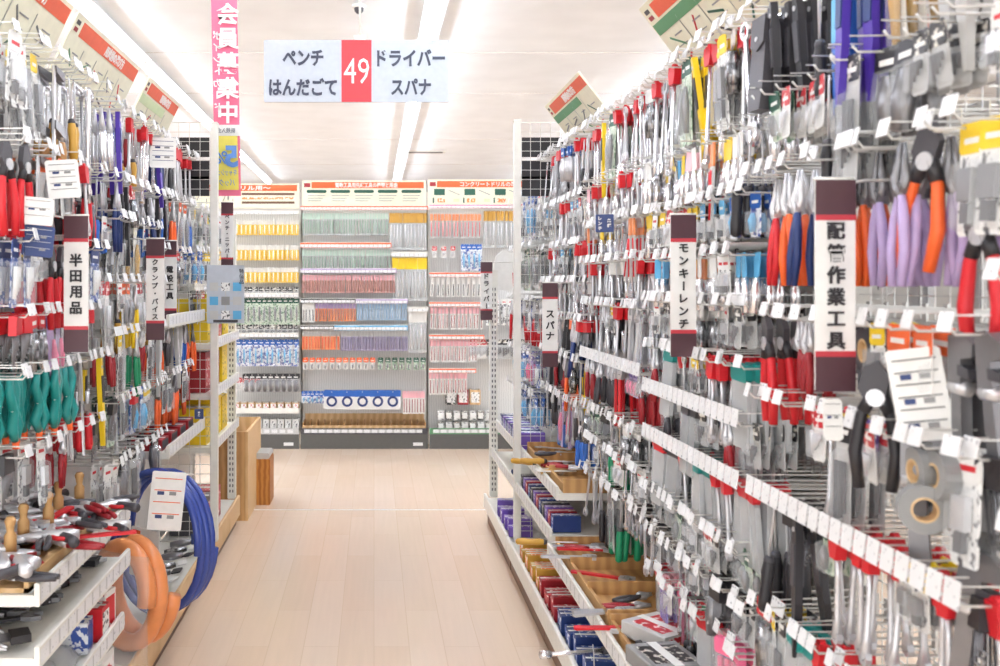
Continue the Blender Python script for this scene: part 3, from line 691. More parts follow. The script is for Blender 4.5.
# left run
fill(-1, 1.16, *LB[0], [
    (2.20, 1, .080, ['cww', 'clyk', 'fcw', 'sdy', 'hs'], 2),
    (1.92, 1, .085, ['cutR', 'fcr', 'cow', 'bgw'], 2),
    (1.66, 1, .080, ['cnv', 'csrw', 'cutR', 'crw'], 2),
    (1.46, 1, .080, ['hxr', 'bgr', 'clpp', 'ckw'], 2),
    (1.30, 1, .085, ['spg', 'spg', 'fcr', 'kny'], 3),
    (1.09, 1, .11, ['hxk', None, 'cww', None, 'plS', None], 1)], LW[0], nd=3, gap=.05, L=.25)
fill(-1, 1.16, *LB[1], [
    (2.18, 1, .052, ['plC', 'knv', 'adj', 'plS', 'sdy', 'trL'], 2),
    (1.92, 1, .055, ['sdb', 'plblue', 'knk', 'bgr', 'crw'], 2),
    (1.78, 2, .052, ['csww', 'clww', 'clgd'], 3),
    (1.55, 1, .065, ['clrw', 'sdy', 'cow', 'plyellow'], 2),
    (1.36, 1, .065, ['plS', 'clyk', 'knw', 'plgreen'], 2),
    (1.12, 1, .075, ['cyk', 'cgw', 'ckw', 'cbw'], 2),
    (.90, 1, .075, ['clww', 'bgk', 'clkw'], 2)], LW[1], nd=2, gap=.05, L=.25)
fill(-1, 1.16, *LB[2], [
    (2.20, 1, .055, ['plblue', 'plblack', 'tr', 'adj', 'tr'], 3),
    (1.95, 1, .055, ['plsky', 'knk', 'plored', 'clow'], 3),
    (1.70, 2, .06, ['csww', 'cskw', 'bgr'], 3),
    (1.34, 1, .06, ['plorange', 'plB', 'knw', 'plsky'], 3),
    (1.12, 1, .07, ['plorange', 'ckw', 'plorange'], 2)], LW[2], mode='far', nd=2, gap=.05, L=.22)
fill(-1, 1.16, *LB[3], [
    (1.95, 1, .08, ['cyk', 'cww', 'cgw'], 2), (1.72, 1, .08, ['cbw', 'csk', 'cyk'], 2), (1.5, 1, .08, ['ckw', 'crw'], 2)], LW[3], mode='bulk', nd=2, L=.22)

# ------------------------------------------------------------------ hanging category signs
def cat_sign(x, y, zt, h, w_, txt, label, size=None):
    o = empty('category_sign', (x, y, zt), label, 'sign')
    pl = MB(); pl.prism(rrect(w_, -h, 0, .003), 0, .004, 'paper'); part('panel', pl, o)
    bt = MB(); cap = h*.165
    bt.prism([(-w_/2, -cap), (w_/2, -cap), (w_/2, 0), (-w_/2, 0)], -.0015, 0, 'maroon'); part('maroon_band', bt, o); bt = MB(); bt.prism([(-w_/2, -h), (w_/2, -h), (w_/2, -h+cap), (-w_/2, -h+cap)], -.0015, 0, 'maroon')
    part('maroon_band', bt, o)
    rd = MB(); r_ = h*.026
    rd.prism([(-w_/2, -cap-r_), (w_/2, -cap-r_), (w_/2, -cap), (-w_/2, -cap)], -.0014, 0, 'bandred'); part('red_line', rd, o); rd = MB(); rd.prism([(-w_/2, -h+cap), (w_/2, -h+cap), (w_/2, -h+cap+r_), (-w_/2, -h+cap+r_)], -.0014, 0, 'bandred')
    part('red_line', rd, o)
    n = len(txt); size = size or min(w_*.5, h*.58/(n*1.12))
    t = letters(txt, size, 'inktext', True, .03, 1.2); t.v = [(a, b_-.003, c-h/2) for a, b_, c in t.v]; part('lettering', t, o)
    br_ = MB(); s_ = 1 if x > 0 else -1
    br_.tube([(0, .006, -.01), (s_*.06, .006, .0), (s_*(1.16-abs(x)), .006, .0)], .003, 'wire', 5); br_.tube([(-w_/2, .006, .002), (w_/2, .006, .002)], .004, 'enamel', 5); part('bracket', br_, o)
cat_sign(.85, 1.75, 1.74, .39, .074, '配管作業工具', 'tall white and maroon sign for pipe work tools')
cat_sign(.85, 2.61, 1.737, .39, .070, 'モンキーレンチ', 'white and maroon hanging sign for monkey wrenches')
cat_sign(.817, 4.41, 1.55, .39, .072, 'スパナ', 'white and maroon hanging sign for spanners', .042)
cat_sign(.724, 6.12, 1.685, .374, .076, 'ドライバー', 'small far white and maroon sign for screwdrivers', .04)
cat_sign(-.853, 2.72, 1.742, .39, .070, '半田用品', 'white and maroon hanging sign for soldering goods', .038)
cat_sign(-.845, 3.67, 1.72, .39, .070, 'クランプ・バイス', 'white and maroon hanging sign for clamps and vises')
cat_sign(-.945, 4.40, 1.744, .385, .062, '電設工具', 'white and maroon sign for electrical tools', .034)
cat_sign(-.842, 5.45, 2.012, .39, .070, 'ペンチ・ニッパー', 'white and maroon sign for pliers and nippers on left pole', .027)

# big aisle sign 49
def aisle_sign():
    Y = 6.2; k = Y/950; x0, x1 = (264-374)*k, (449-374)*k; z1 = 1.55+(283-40)*k; z0 = 1.55+(283-102)*k
    o = empty('aisle_sign', ((x0+x1)/2, Y, z1), 'large white hanging aisle sign with red square reading 49', 'sign')
    W = x1-x0; H = z1-z0; ox = (x0+x1)/2
    a = MB(); a.prism(rrect(W, -H, 0, .006), 0, .02, 'signwhite'); part('panel', a, o)
    rx = ((342+371)/2-374)*k-ox; rw = 30*k
    r_ = MB(); r_.prism([(rx-rw/2, -H), (rx+rw/2, -H), (rx+rw/2, 0), (rx-rw/2, 0)], -.002, 0, 'signred'); part('red_square', r_, o)
    n = letters('49', .24, 'paper', bold=-.004, width=.165); n.v = [(p+rx, q-.004, s_-H*.5) for p, q, s_ in n.v]; part('number', n, o)
    for t, px, py, wpx in (('ペンチ', 303, 58, 41), ('はんだごて', 303, 87, 68), ('ドライバー', 411, 58, 68), ('スパナ', 411, 87, 40)):
        m_ = letters(t, .12, 'signtext', bold=.035, width=wpx*k); m_.v = [(p+(px-374)*k-ox, q-.003, s_-(py-40)*k) for p, q, s_ in m_.v]; part('lettering', m_, o)
    s_ = MB(); hx = (360-374)*k-ox
    s_.tube([(hx, .01, -.005), (hx, .01, 4.045-z1)], .008, 'enamel', 8); s_.box((hx, .01, .015), (.08, .03, .03), 'offwhite'); s_.lathe([(.04, 4.01-z1), (.045, 4.048-z1)], 'offwhite', 12, (hx, .01)); part('stem', s_, o)
mat('signwhite', '#bec5ce', .45)
aisle_sign()

# pink banner seen from behind (its lettering reads in mirror)
def banner():
    Y = 5.2; k = Y/950; x0, x1 = (215-374)*k, (241-374)*k; W = x1-x0; zb = 1.55+(283-196)*k; zt = 3.4
    o = empty('hanging_banner', ((x0+x1)/2, Y, zb), 'tall pink vertical banner with mirrored white lettering above left pole', 'banner')
    H = zt-zb; N = 24; a = MB(); vs = []; fs = []
    def wob(t): return .003*sin(t*5)
    lean = -.028
    for th in (0, .0015):
        for i in range(N+1):
            t = i/N; z = t*H
            for s_ in (-.5, .5): vs.append((s_*W+lean*t, wob(t)+th, z))
    n2 = 2*(N+1)
    for i in range(N):
        b_ = 2*i; fs += [(b_, b_+1, b_+3, b_+2), (n2+b_+1, n2+b_, n2+b_+2, n2+b_+3), (b_, b_+2, n2+b_+2, n2+b_), (b_+1, n2+b_+1, n2+b_+3, b_+3)]
    a.add(vs, fs, 'banner'); part('cloth', a, o)
    def zz(py): return 1.55+(283-py)*k-zb
    def panel(n, p0, p1, w0, w1, mt, off):
        m_ = MB(); m_.prism([(w0, zz(p1)), (w1, zz(p1)), (w1+lean*.3, zz(p0)), (w0+lean*.3, zz(p0))], -.007-off, -.005-off, mt); part(n, m_, o)
    panel('white_band', 125, 136, -W*.47, W*.5, 'paper', 0); panel('yellow_panel', 136, 190, -W*.47, W*.42, 'ylw', 0)
    def put_t(t, size, mt, cx, py, vert, bold=.03, width=None, pitch=1.1):
        m_ = letters(t, size, mt, vert, bold, pitch, mirror=True, width=width, depth=.002)
        m_.v = [(p+cx+lean*zz(py)/H, q-.022, s_+zz(py)) for p, q, s_ in m_.v]; part('lettering', m_, o)
    put_t('会員募集中', .122, 'paper', W*.12, 64, True, .025)
    put_t('ポイントカード', .05, 'paper', -W*.3, 72, True, .01, pitch=1.3)
    put_t('5', .155, 'digits', W*.18, 157, False, .04); put_t('%', .10, 'digits', -W*.2, 158, False, .01)
    put_t('キャッシュ', .04, 'digits', 0, 173, False, .005, W*.75); put_t('バック', .04, 'digits', 0, 183, False, .005, W*.6)
    put_t('新規入会', .03, 'signtext', 0, 131, False, .0, W*.7)
    c = MB(); c.tube([(0, .012, -.02), (0, .012, H+.6)], .006, 'enamel', 6); part('pole', c, o)
banner()

# ------------------------------------------------------------------ tilted header boards above the runs
def head_board(side, xt, xbm, zt, zb, y0, y1, label, band, blocks, two=None, seed=0):
    o = empty('header_board', (side*xbm, (y0+y1)/2, zb), label, 'header board')
    ux = Vector((0, 1, 0)) if side < 0 else Vector((0, -1, 0)); L = y1-y0
    up = Vector((side*(xt-xbm), 0, zt-zb)); H = up.length; up.normalize(); nrm = ux.cross(up)   # frame: u along board, up, n to aisle
    nrm = -nrm if nrm.x*side > 0 else nrm
    M = Matrix((( ux.x, -nrm.x, up.x, 0), (ux.y, -nrm.y, up.y, 0), (ux.z, -nrm.z, up.z, 0), (0, 0, 0, 1)))
    def P(n, mb): return part(n, MB().join(mb, M), o)
    a = MB(); a.prism(rrect(L, 0, H, .004), 0, .008, 'boardpaper'); P('panel', a)
    b_ = MB(); b_.prism([(-L*.40, H*.76), (L*.49, H*.76), (L*.49, H*.95), (-L*.40, H*.95)], -.0015, 0, band); P('colour_band', b_)
    lg = MB()
    for i, c in enumerate(('dred', 'dark')): lg.box((-L*.455, -.001, H*(.81+.09*i)), (L*.04, .0015, H*.055), c)
    P('logo', lg)
    if two: t2 = MB(); t2.prism([(-L*.49, H*.58), (L*.2, H*.58), (L*.2, H*.73), (-L*.49, H*.73)], -.0015, 0, two); P('green_band', t2)
    t = letters('用途別の選び方', H*.15, 'paper', bold=.03, width=L*.3); t.v = [(p+L*.1, q-.002, s_+H*.855) for p, q, s_ in t.v]; P('lettering', t)
    rr = random.Random(seed); pics = MB()
    for i in range(blocks):
        cx = -L*.46+L*.92*(i+.5)/blocks
        for j in range(2):
            cz = H*(.2+.28*j) if not two else H*(.15+.25*j)
            c = rr.choice(['midgrey', 'dgreen', 'greenband', 'dark', 'red', 'grey'])
            pics.box((cx-L*.02, -.001, cz), (L*.5/blocks, .001, H*.03), c, Euler((0, rr.uniform(-.9, .9), 0)).to_matrix())
            pics.box((cx+L*.02, -.001, cz+H*.07), (L*.35/blocks, .001, H*.018), 'grey'); pics.box((cx, -.001, cz-H*.07), (L*.45/blocks, .001, H*.012), 'grey')
            if i: pics.box((cx-L*.46/blocks, -.001, H*.36), (.003, .001, H*.6), 'lgrey')
    P('illustrations', pics)
    s_ = MB()
    for yy in (-L*.45, L*.45):
        s_.tube([(0, yy, H*.3), (side*.05, yy, -.15)], .005, 'enamel', 6)
    part('bracket', s_, o)
head_board(-1, 1.034, 1.16, 2.50, 2.24, 2.42, 3.27, 'red-banded header board with tool drawings above near left bay', 'redband', 4, seed=1)
head_board(-1, 1.034, 1.16, 2.50, 2.24, 3.33, 4.2, 'red-banded header board in the middle of left run', 'redband', 5, seed=2)
head_board(-1, 1.034, 1.16, 2.50, 2.24, 4.38, 5.06, 'short header board next to the left wire grid', 'redband', 4, 'boardgreen', seed=3)
head_board(1, .90, 1.07, 2.48, 2.26, 4.19, 5.01, 'small red and green header board near the right pole', 'redband', 4, 'greenband', seed=4)
head_board(1, .90, 1.07, 2.48, 2.26, 2.3, 3.23, 'large red and green header board at top right', 'redband', 5, 'greenband', seed=5)

# ------------------------------------------------------------------ the far wall of drill bits
BY = 8.87; KB = 9.08/950
def bx(px): return (px-374)*KB
def bz(py): return 1.55-(py-283)*KB
def far_unit(x0, x1, label, base='tray'):
    u = empty('shelving_unit', ((x0+x1)/2, BY+.3, 0), label, 'shelving unit'); cx = (x0+x1)/2; W = x1-x0
    b_ = MB(); b_.box((0, 0, 1.2), (W-.02, .02, 2.1), 'board'); part('back_panel', b_, u)
    for s_ in (-1, 1):
        p = MB(); p.rbox(s_*W/2-.012, s_*W/2+.012, -.04, .0, 0, 2.27, 'enamel'); part('upright', p, u)
    k = MB(); k.box((0, -.28, .07), (W-.006, .03, .14), 'kick'); part('kick_plate', k, u)
    k = MB(); k.box((.42*W, -.297, .045), (.09, .002, .03), 'tagpaper'); part('badge', k, u)
    d = MB(); d.box((0, -.13, .14), (W-.01, .3, .02), 'enamel'); part('base_deck', d, u)
    l_ = MB(); l_.box((0, -.29, .165), (W-.008, .015, .055), 'dark' if base == 'tray' else ('greenband' if base == 'green' else 'lgrey')); fl = part('price_rail', l_, u)
    t = MB(); n = 16
    xs = []
    for i in range(n): xs += [-W*.47+W*.94*i/n, -W*.47+W*.94*(i+.72)/n]
    ticket_strip(t, [(x, -.2985, .150) for x in xs], [(x, -.2985, .182) for x in xs])
    mk('ticket_strip', t.mesh('ticket_strip'), fl)
    if base == 'tray':
        w2 = MB(); w2.box((0, -.13, .155), (W-.05, .28, .012), 'lwood'); w2.box((0, -.27, .19), (W-.05, .012, .05), 'lwood'); w2.box((0, -.02, .23), (W-.05, .012, .13), 'lwood')
        for i in range(19): w2.box((-W*.48+W*.96*i/18, -.14, .20), (.008, .26, .08), 'wood')
        part('divider_tray', w2, u)
    return u
far_unit(bx(302), bx(427), 'middle far shelving unit of drill bits with wooden divider tray')
far_unit(bx(170), bx(301), 'left far shelving unit of yellow bit cards', 'grey')
far_unit(bx(428), bx(556), 'right far shelving unit of masonry drills', 'green')
far_unit(bx(557), bx(690), 'far shelving unit hidden behind the right run', 'grey')
far_unit(bx(40), bx(169), 'far shelving unit hidden behind the left run', 'grey')
def far_board(px0, px1, py0, py1, txt, label, kind):
    x0, x1, z1, z0 = bx(px0), bx(px1), bz(py0), bz(py1); W = x1-x0; H = z1-z0
    o = empty('header_board', ((x0+x1)/2, BY+.16, z0), label, 'header board')
    a = MB(); a.prism(rrect(W-.01, 0, H, .004), 0, .01, 'boardpaper'); part('panel', a, o)
    b_ = MB(); b_.box((W*.03, -.001, H*.82), (W*.90, .0015, H*.24), 'orangeband'); part('orange_band', b_, o)
    g = MB(); g.box((-W*.455, -.0015, H*.82), (W*.05, .0015, H*.16), 'dred'); part('logo', g, o)
    t = letters(txt, H*.2, 'paper', bold=.02, width=W*.5); t.v = [(p+W*.02, q-.003, s_+H*.82) for p, q, s_ in t.v]; part('lettering', t, o)
    c = MB()
    if kind == 'five':
        for i in range(5):
            cx = -W*.38+W*.19*i; c.prism(rrect(W*.16, H*.52, H*.64, .01, cx), -.002, 0, 'dgreen')
            for j in range(3): c.box((cx-.01*j, -.001, H*(.42-.1*j)), (W*.14-.02*j, .001, H*.025), 'grey')
    elif kind == 'four':
        for i in range(4):
            cx = -W*.40+W*.25*i; c.box((cx, -.001, H*.52), (W*.09, .0015, H*.24), 'dgreen'); c.box((cx+W*.12, -.001, H*.5), (W*.1, .001, H*.03), 'grey', Euler((0, .4, 0)).to_matrix())
            c.box((cx+W*.01, -.001, H*.2), (W*.07, .0015, H*.16), 'print_ow'); c.box((cx-W*.05, -.001, H*.2), (W*.012, .0015, H*.2), 'dgreen'); c.box((cx+W*.14, -.001, H*.2), (W*.05, .0015, H*.12), 'boardgreen')
    else:
        for i in range(7): c.box((-W*.45+W*.07*i, -.001, H*(.3+.05*(i % 3))), (.006, .001, H*.2), 'midgrey', Euler((0, .2*(i % 3), 0)).to_matrix())
        for j in range(3): c.box((W*.25, -.001, H*(.58-.17*j)), (W*.42, .001, H*.09), 'brown' if j != 1 else 'print_ow')
    part('diagrams', c, o)
far_board(302, 426, 181, 207, '電動工具用先端工具の種類と用途', 'wide far header board with five green ovals', 'five')
far_board(175, 300, 184, 209, '〜電動ドリル用〜', 'far left header board with brown swatches and orange band', 'swatch')
far_board(427, 548, 180, 206, 'コンクリートドリルの選択', 'far right header board with green squares and orange band', 'four')
far_board(549, 690, 181, 207, '先端工具', 'far header board partly hidden behind the right run', 'four')
def rail(px0, px1, py, h, mt, label):
    a = MB(); a.box((0, -.008, 0), (bx(px1)-bx(px0), .012, h), mt); a.box((0, .0, h*.55), (bx(px1)-bx(px0), .02, .006), 'enamel')
    o = empty('price_rail', ((bx(px0)+bx(px1))/2, BY+.03, bz(py)), label, 'price rail')
    part('strip', a, o)
    s_ = MB()
    for s2 in (-1, 1): s_.tube([(s2*(bx(px1)-bx(px0))*.45, 0, 0), (s2*(bx(px1)-bx(px0))*.45, .25, .0)], .004, 'wire', 5)
    part('support_arm', s_, o)
    t = MB(); n = max(2, int((px1-px0)/4.2)); W = bx(px1)-bx(px0)
    xs = []
    for i in range(n): xs += [-W/2+W*i/n, -W/2+W*(i+.8)/n]
    ticket_strip(t, [(x, -.0145, -h*.42) for x in xs], [(x, -.0145, h*.18) for x in xs])
    part('ticket_strip', t, o)
def far_row(px0, px1, py, key, n, where, nd=2):
    for i in range(n):
        x = bx(px0+(px1-px0)*(i+.5)/n)
        bulk_hooks.join(HB, Matrix.Translation((x, BY+.28, bz(py)+.004)))
        for d in range(nd):
            p = PRO[key]; put(key, (x+rnd.uniform(-.002, .002), BY+.07+d*.05, bz(py)), R(rnd.gauss(0, 3)), f"{p['desc']} in {where}", f"{p['name'].replace('_',' ')}s in {where}, {p['desc']}", tilt=R(rnd.gauss(0, 1.5)), roll=R(rnd.gauss(0, 1.2)), hid=1.0 if d == 0 else .3)
rail(302, 427, 209.5, .035, 'orange', 'orange-edged price rail across the top of middle far unit')
rail(302, 391, 246, .045, 'orange', 'orange-edged price rail above second middle row of bits')
rail(302, 396, 271, .04, 'lilac', 'lilac price rail above the reddish drill bits')
rail(302, 356, 300.5, .04, 'black', 'black price rail above orange and purple bits'); rail(356, 407, 301, .04, 'lilac', 'lilac price rail above the pale blue bits')
rail(302, 335, 326.5, .035, 'black', 'short black price rail at left of fifth middle row'); rail(335, 407, 327, .045, 'sky', 'light blue price rail above greyish purple bits')
rail(391, 427, 255, .04, 'offwhite', 'white price rail above yellow-topped long bits'); rail(407, 427, 309, .04, 'offwhite', 'short white price rail above long clear bits')
rail(428, 520, 208, .03, 'pink', 'pink price rail along top of right far unit'); rail(428, 480, 275, .04, 'orangeband', 'red price rail on the right far unit, upper')
rail(428, 480, 304, .04, 'orangeband', 'red price rail on right far unit, third down'); rail(428, 482, 336, .04, 'orangeband', 'red price rail on right far unit, fourth down'); rail(428, 474, 369, .04, 'orangeband', 'lowest red price rail on the right far unit')
M_ = 'the middle far unit'
far_row(303, 388, 215, 'sgw', 32, 'top row of '+M_); far_row(389, 426, 215, 'sgs', 11, 'top row of '+M_)
far_row(303, 390, 251, 'sgw', 32, 'second row of '+M_); far_row(392, 426, 259, 'sys', 11, 'right column of '+M_, 1)
far_row(303, 395, 276, 'srb', 30, 'third row of '+M_); far_row(303, 315, 304, 'swk', 4, 'fourth row of '+M_)
far_row(316, 356, 304, 'spo', 13, 'fourth row of '+M_); far_row(357, 407, 304, 'sbl', 17, 'fourth row of '+M_)
far_row(303, 340, 331, 'sre', 12, 'fifth row of '+M_); far_row(341, 407, 331, 'spu', 22, 'fifth row of '+M_); far_row(408, 426, 312, 'sss', 5, 'right column of '+M_, 1)
far_row(303, 376, 358, 'csow', 11, 'sixth row of '+M_); far_row(377, 426, 358, 'csgw', 7, 'sixth row of '+M_)
far_row(303, 324, 391, 'csbw', 5, 'seventh row of '+M_); far_row(325, 400, 391, 'dcb', 5, 'seventh row of '+M_); far_row(402, 424, 391, 'srw', 8, 'seventh row of '+M_)
Q = 'the left far unit'
for r_i, py in enumerate((222, 247, 269)): far_row(232, 300, py, 'yc', 15, f'{ORD[r_i]} row of '+Q); far_row(184, 230, py, 'yc', 8, f'{ORD[r_i]} row of left part of '+Q, 1)
rail(184, 300, 214, .03, 'offwhite', 'white price rail at top of left far unit'); rail(184, 300, 295, .035, 'offwhite', 'white price rail midway up left far unit'); rail(184, 300, 334, .035, 'offwhite', 'white price rail above blue packs at left')
far_row(232, 300, 288, 'cskw', 12, 'fourth row of '+Q, 1); far_row(232, 300, 299, 'clgw', 13, 'fifth row of '+Q); far_row(232, 300, 325, 'cskw', 12, 'sixth row of '+Q, 1)
far_row(232, 300, 340, 'clbw', 12, 'seventh row of '+Q); far_row(245, 300, 374, 'bgk', 9, 'eighth row of '+Q); far_row(232, 262, 378, 'csrw', 5, 'eighth row of '+Q)
Q = 'the right far unit'
far_row(429, 480, 216, 'sor' if False else 'sor2' if 'sor2' in PRO else 'sor', 14, 'top row of '+Q); far_row(482, 548, 213, 'sgs', 16, 'top row of '+Q)
far_row(429, 456, 248, 'csrw', 3, 'second row of '+Q, 1); far_row(460, 480, 246, 'clbw', 4, 'second row of '+Q)
far_row(429, 480, 279, 'swk', 10, 'third row of '+Q); far_row(429, 482, 308, 'srw', 14, 'fourth row of '+Q); far_row(429, 476, 340, 'srw', 14, 'fifth row of '+Q); far_row(428, 466, 372, 'srw', 11, 'sixth row of '+Q)
far_row(468, 484, 340, 'crw', 3, 'fifth row of '+Q, 1)
far_row(484, 548, 300, 'clww', 9, 'middle of '+Q); far_row(484, 548, 340, 'ckw', 8, 'lower part of '+Q)

# ------------------------------------------------------------------ boxed goods and loose goods
BOXM = {}
def carton(loc, d, body, face, label, rot=0, group=None, name='carton', cat='box'):
    key = (d, body, face)
    if key not in BOXM:
        a = MB(); a.rbox(-d[0]/2, d[0]/2, -d[1]/2, d[1]/2, 0, d[2], body, min(.003, d[2]*.1))
        f = MB(); f.box((0, -d[1]/2-.0006, d[2]*.5), (d[0]*.8, .001, d[2]*.7), face); f.box((0, 0, d[2]+.0006), (d[0]*.75, d[1]*.7, .001), face)
        t = MB(); t.box((0, 0, d[2]+.0012), (d[0]*.18, d[1]*.99, .001), 'paper')
        BOXM[key] = (a.mesh('box'), f.mesh('printed_label'), t.mesh('sealing_tape'))
    b_ = BOXM[key]; o = empty(name, loc, label, cat, (0, 0, rot), group)
    mk('box', b_[0], o); mk('printed_label', b_[1], o); mk('sealing_tape', b_[2], o); return o
def lying(key, loc, rz, label, group, near=True, flat=True, roll=0):
    return put(key, loc, rz, label, group, near, tilt=R(90) if flat else 0, roll=roll)
def heap(keys, xs, ys, z, n, where, near=True, layers=2, ang=(0, 360)):
    for i in range(n):
        k = keys[i % len(keys)]; p = PRO[k]
        lying(k, (rnd.uniform(*xs), rnd.uniform(*ys), z+.016+.018*(i*layers//n)), R(rnd.uniform(*ang)), f"{p['desc']} lying {where}", f"{p['name'].replace('_',' ')}s, {p['desc']}, {where}", near)
# near-left tray: silver and red trigger tools between wooden pegs
proto('gun', 'glue_gun', 'tool', 'silver tool with red trigger', [('barrel', MB().lathe([(.006, 0), (.011, -.02), (.016, -.06), (.019, -.14), (.014, -.17)], 'steel', 10)),
      ('handle', MB().tube([(0, 0, -.12), (.045, 0, -.15), (.085, 0, -.16)], [.014, .013, .016], 'dark', 8)), ('trigger', MB().tube([(.006, 0, -.09), (.03, 0, -.11), (.04, 0, -.14)], [.008, .007, .005], 'red', 6))])
for r_ in range(4):
    for i in range(9):
        lying('gun', (-.93-.055*r_+rnd.uniform(-.01, .01), 2.46+.092*i+rnd.uniform(-.02, .02), .80+.022*(i % 2)+.012*r_), R(90+rnd.uniform(-35, 35)), 'silver tool with red trigger lying on near left wooden tray', 'glue guns, silver tool with red trigger, on near left wooden tray')
for i in range(5):
    tag(mk('wooden_peg', MB().lathe([(.017, 0), (.017, .05), (.010, .06), (.012, .075), (.016, .09), (.010, .10)], 'wood', 10).mesh('wooden_peg'), None, (-.98-.02*(i % 2), 2.56+.15*i, .82)), 'turned wooden peg standing among tools on near left tray', 'peg', 'wooden pegs on the near left tray')
heap(['gun', 'plS', 'gun', 'plB', 'adjr', 'gun'], (-1.08, -.90), (2.42, 3.22), .785, 54, 'on near left wooden tray', ang=(0, 360), layers=3)
heap(['plB', 'hxk', 'adjk', 'plB'], (-1.06, -.90), (2.42, 3.28), .60, 34, 'on the second left shelf', ang=(50, 130))
# plastic-wrapped parcels on the bottom-left shelf
for i in range(9):
    b_ = MB(); vs = []; fs = []; n = 6
    for a_ in range(n+1):
        for c_ in range(n+1):
            u, v = a_/n-.5, c_/n-.5; vs.append((u*.2, v*.14, .055*(1-4*u*u)*(1-4*v*v)**.5+rnd.uniform(0, .008)))
    for a_ in range(n):
        for c_ in range(n): q = a_*(n+1)+c_; fs.append((q, q+1, q+n+2, q+n+1))
    b_.add(vs, fs, 'milky', True)
    c2 = MB(); c2.lathe([(.02, .006), (.024, .02), (.018, .034)], 'dsteel', 8)
    o = empty('parts_bag', (-.98, 2.46+.055*i, .383+.02*(i % 2)), 'clear plastic bag of parts lying on the low left shelf', 'bag', (0, 0, R(rnd.uniform(-20, 20)+90)), 'plastic bags on the low left shelf'); part('plastic_film', b_, o); part('contents', c2, o)
for x, y, z, d, c1, c2, lab, rz in ((-.95, 3.22, .383, (.08, .12, .13), 'print_wr', 'red', 'red and white printed box on the low left shelf', 80), (-.95, 3.01, .383, (.08, .10, .10), 'print_wb', 'blue', 'blue and white carton on low left shelf', 95),
        (-.94, 3.12, .383, (.08, .12, .11), 'red', 'print_wk', 'plain red box among boxes on low left shelf', 88), (-.95, 3.19, .165, (.10, .12, .15), 'paper', 'print_wr', 'white box with red print next to hoses', 84),
        (-.94, 2.56, .165, (.12, .13, .12), 'red', 'print_rk', 'low red box at the near left corner', 93)):
    carton((x, y, z), d, c1, c2, lab, R(rz))
# coiled hoses
def coil(name, c, r, turns, tr, mt, yaw, label, tagc=None, sq=1.0):
    o = empty(name, c, label, 'hose', (0, R(4), yaw)); h = MB(); pts = []
    for i in range(turns*28+1):
        a = 2*pi*i/28; k = i/(turns*28); rr_ = r*(1-.05*k)+.004*sin(a*1.7); pts.append((rr_*cos(a)*sq, (k-.5)*tr*2.1*turns, rr_*sin(a)))
    h.tube(pts, tr, mt, 10); part('hose', h, o)
    if tagc:
        t = MB(); t.prism(rrect(.15, -.13, .07, .006), -tr*2.3*turns*.5-.04, -tr*2.3*turns*.5-.038, 'paper'); q = part('header_card', t, o)
        t = MB(); y_ = -tr*2.3*turns*.5-.0405; t.box((-.045, y_, .04), (.04, .001, .035), 'orange')
        for i in range(5): t.box((.0, y_, -.01-.016*i), (.10, .001, .004), 'grey')
        for i in range(2): t.prism(ring2(.01, -.1, .035, 16), y_-.0004, y_, 'dark', ring2(.01, -.1, .032, 16))
        mk('print', t.mesh('print'), q)
    cf = MB()
    if turns > 2: cf.tube([(r*sq*.98*cos(R(70))+tr*1.6*cos(R(a)), tr*1.15*turns*sin(R(a)), r*.97*sin(R(70))+tr*1.6*cos(R(a))) for a in range(0, 360, 30)], .003, 'white', 5, True); part('cable_tie', cf, o)
    return o
coil('coiled_hose', (-.87, 3.92, .49), .29, 4, .015, 'hose_b', R(-30), 'glossy blue coiled hose standing on the left deck', True, .82)
coil('coiled_hose', (-.91, 3.58, .385), .185, 2, .034, 'hose_o', R(-30), 'thick orange coiled hose in plastic on left deck', None, .75)
bgm = MB(); vs = []; fs = []
for i in range(9):
    for j in range(9):
        u, v = i/8-.5, j/8-.5; vs.append((u*.36, -.06*(1-4*u*u)+.006*rnd.uniform(-1, 1), .40*v-.03*abs(u)))
for i in range(8):
    for j in range(8): q = i*9+j; fs.append((q, q+1, q+10, q+9))
bgm.add(vs, fs, 'film', True)
o = mk('plastic_wrap', bgm.mesh('plastic_wrap'), None, (-.95, 3.48, .39), (0, 0, R(-35))); tag(o, 'crinkled clear plastic wrap around the thick orange hose', 'plastic wrap')
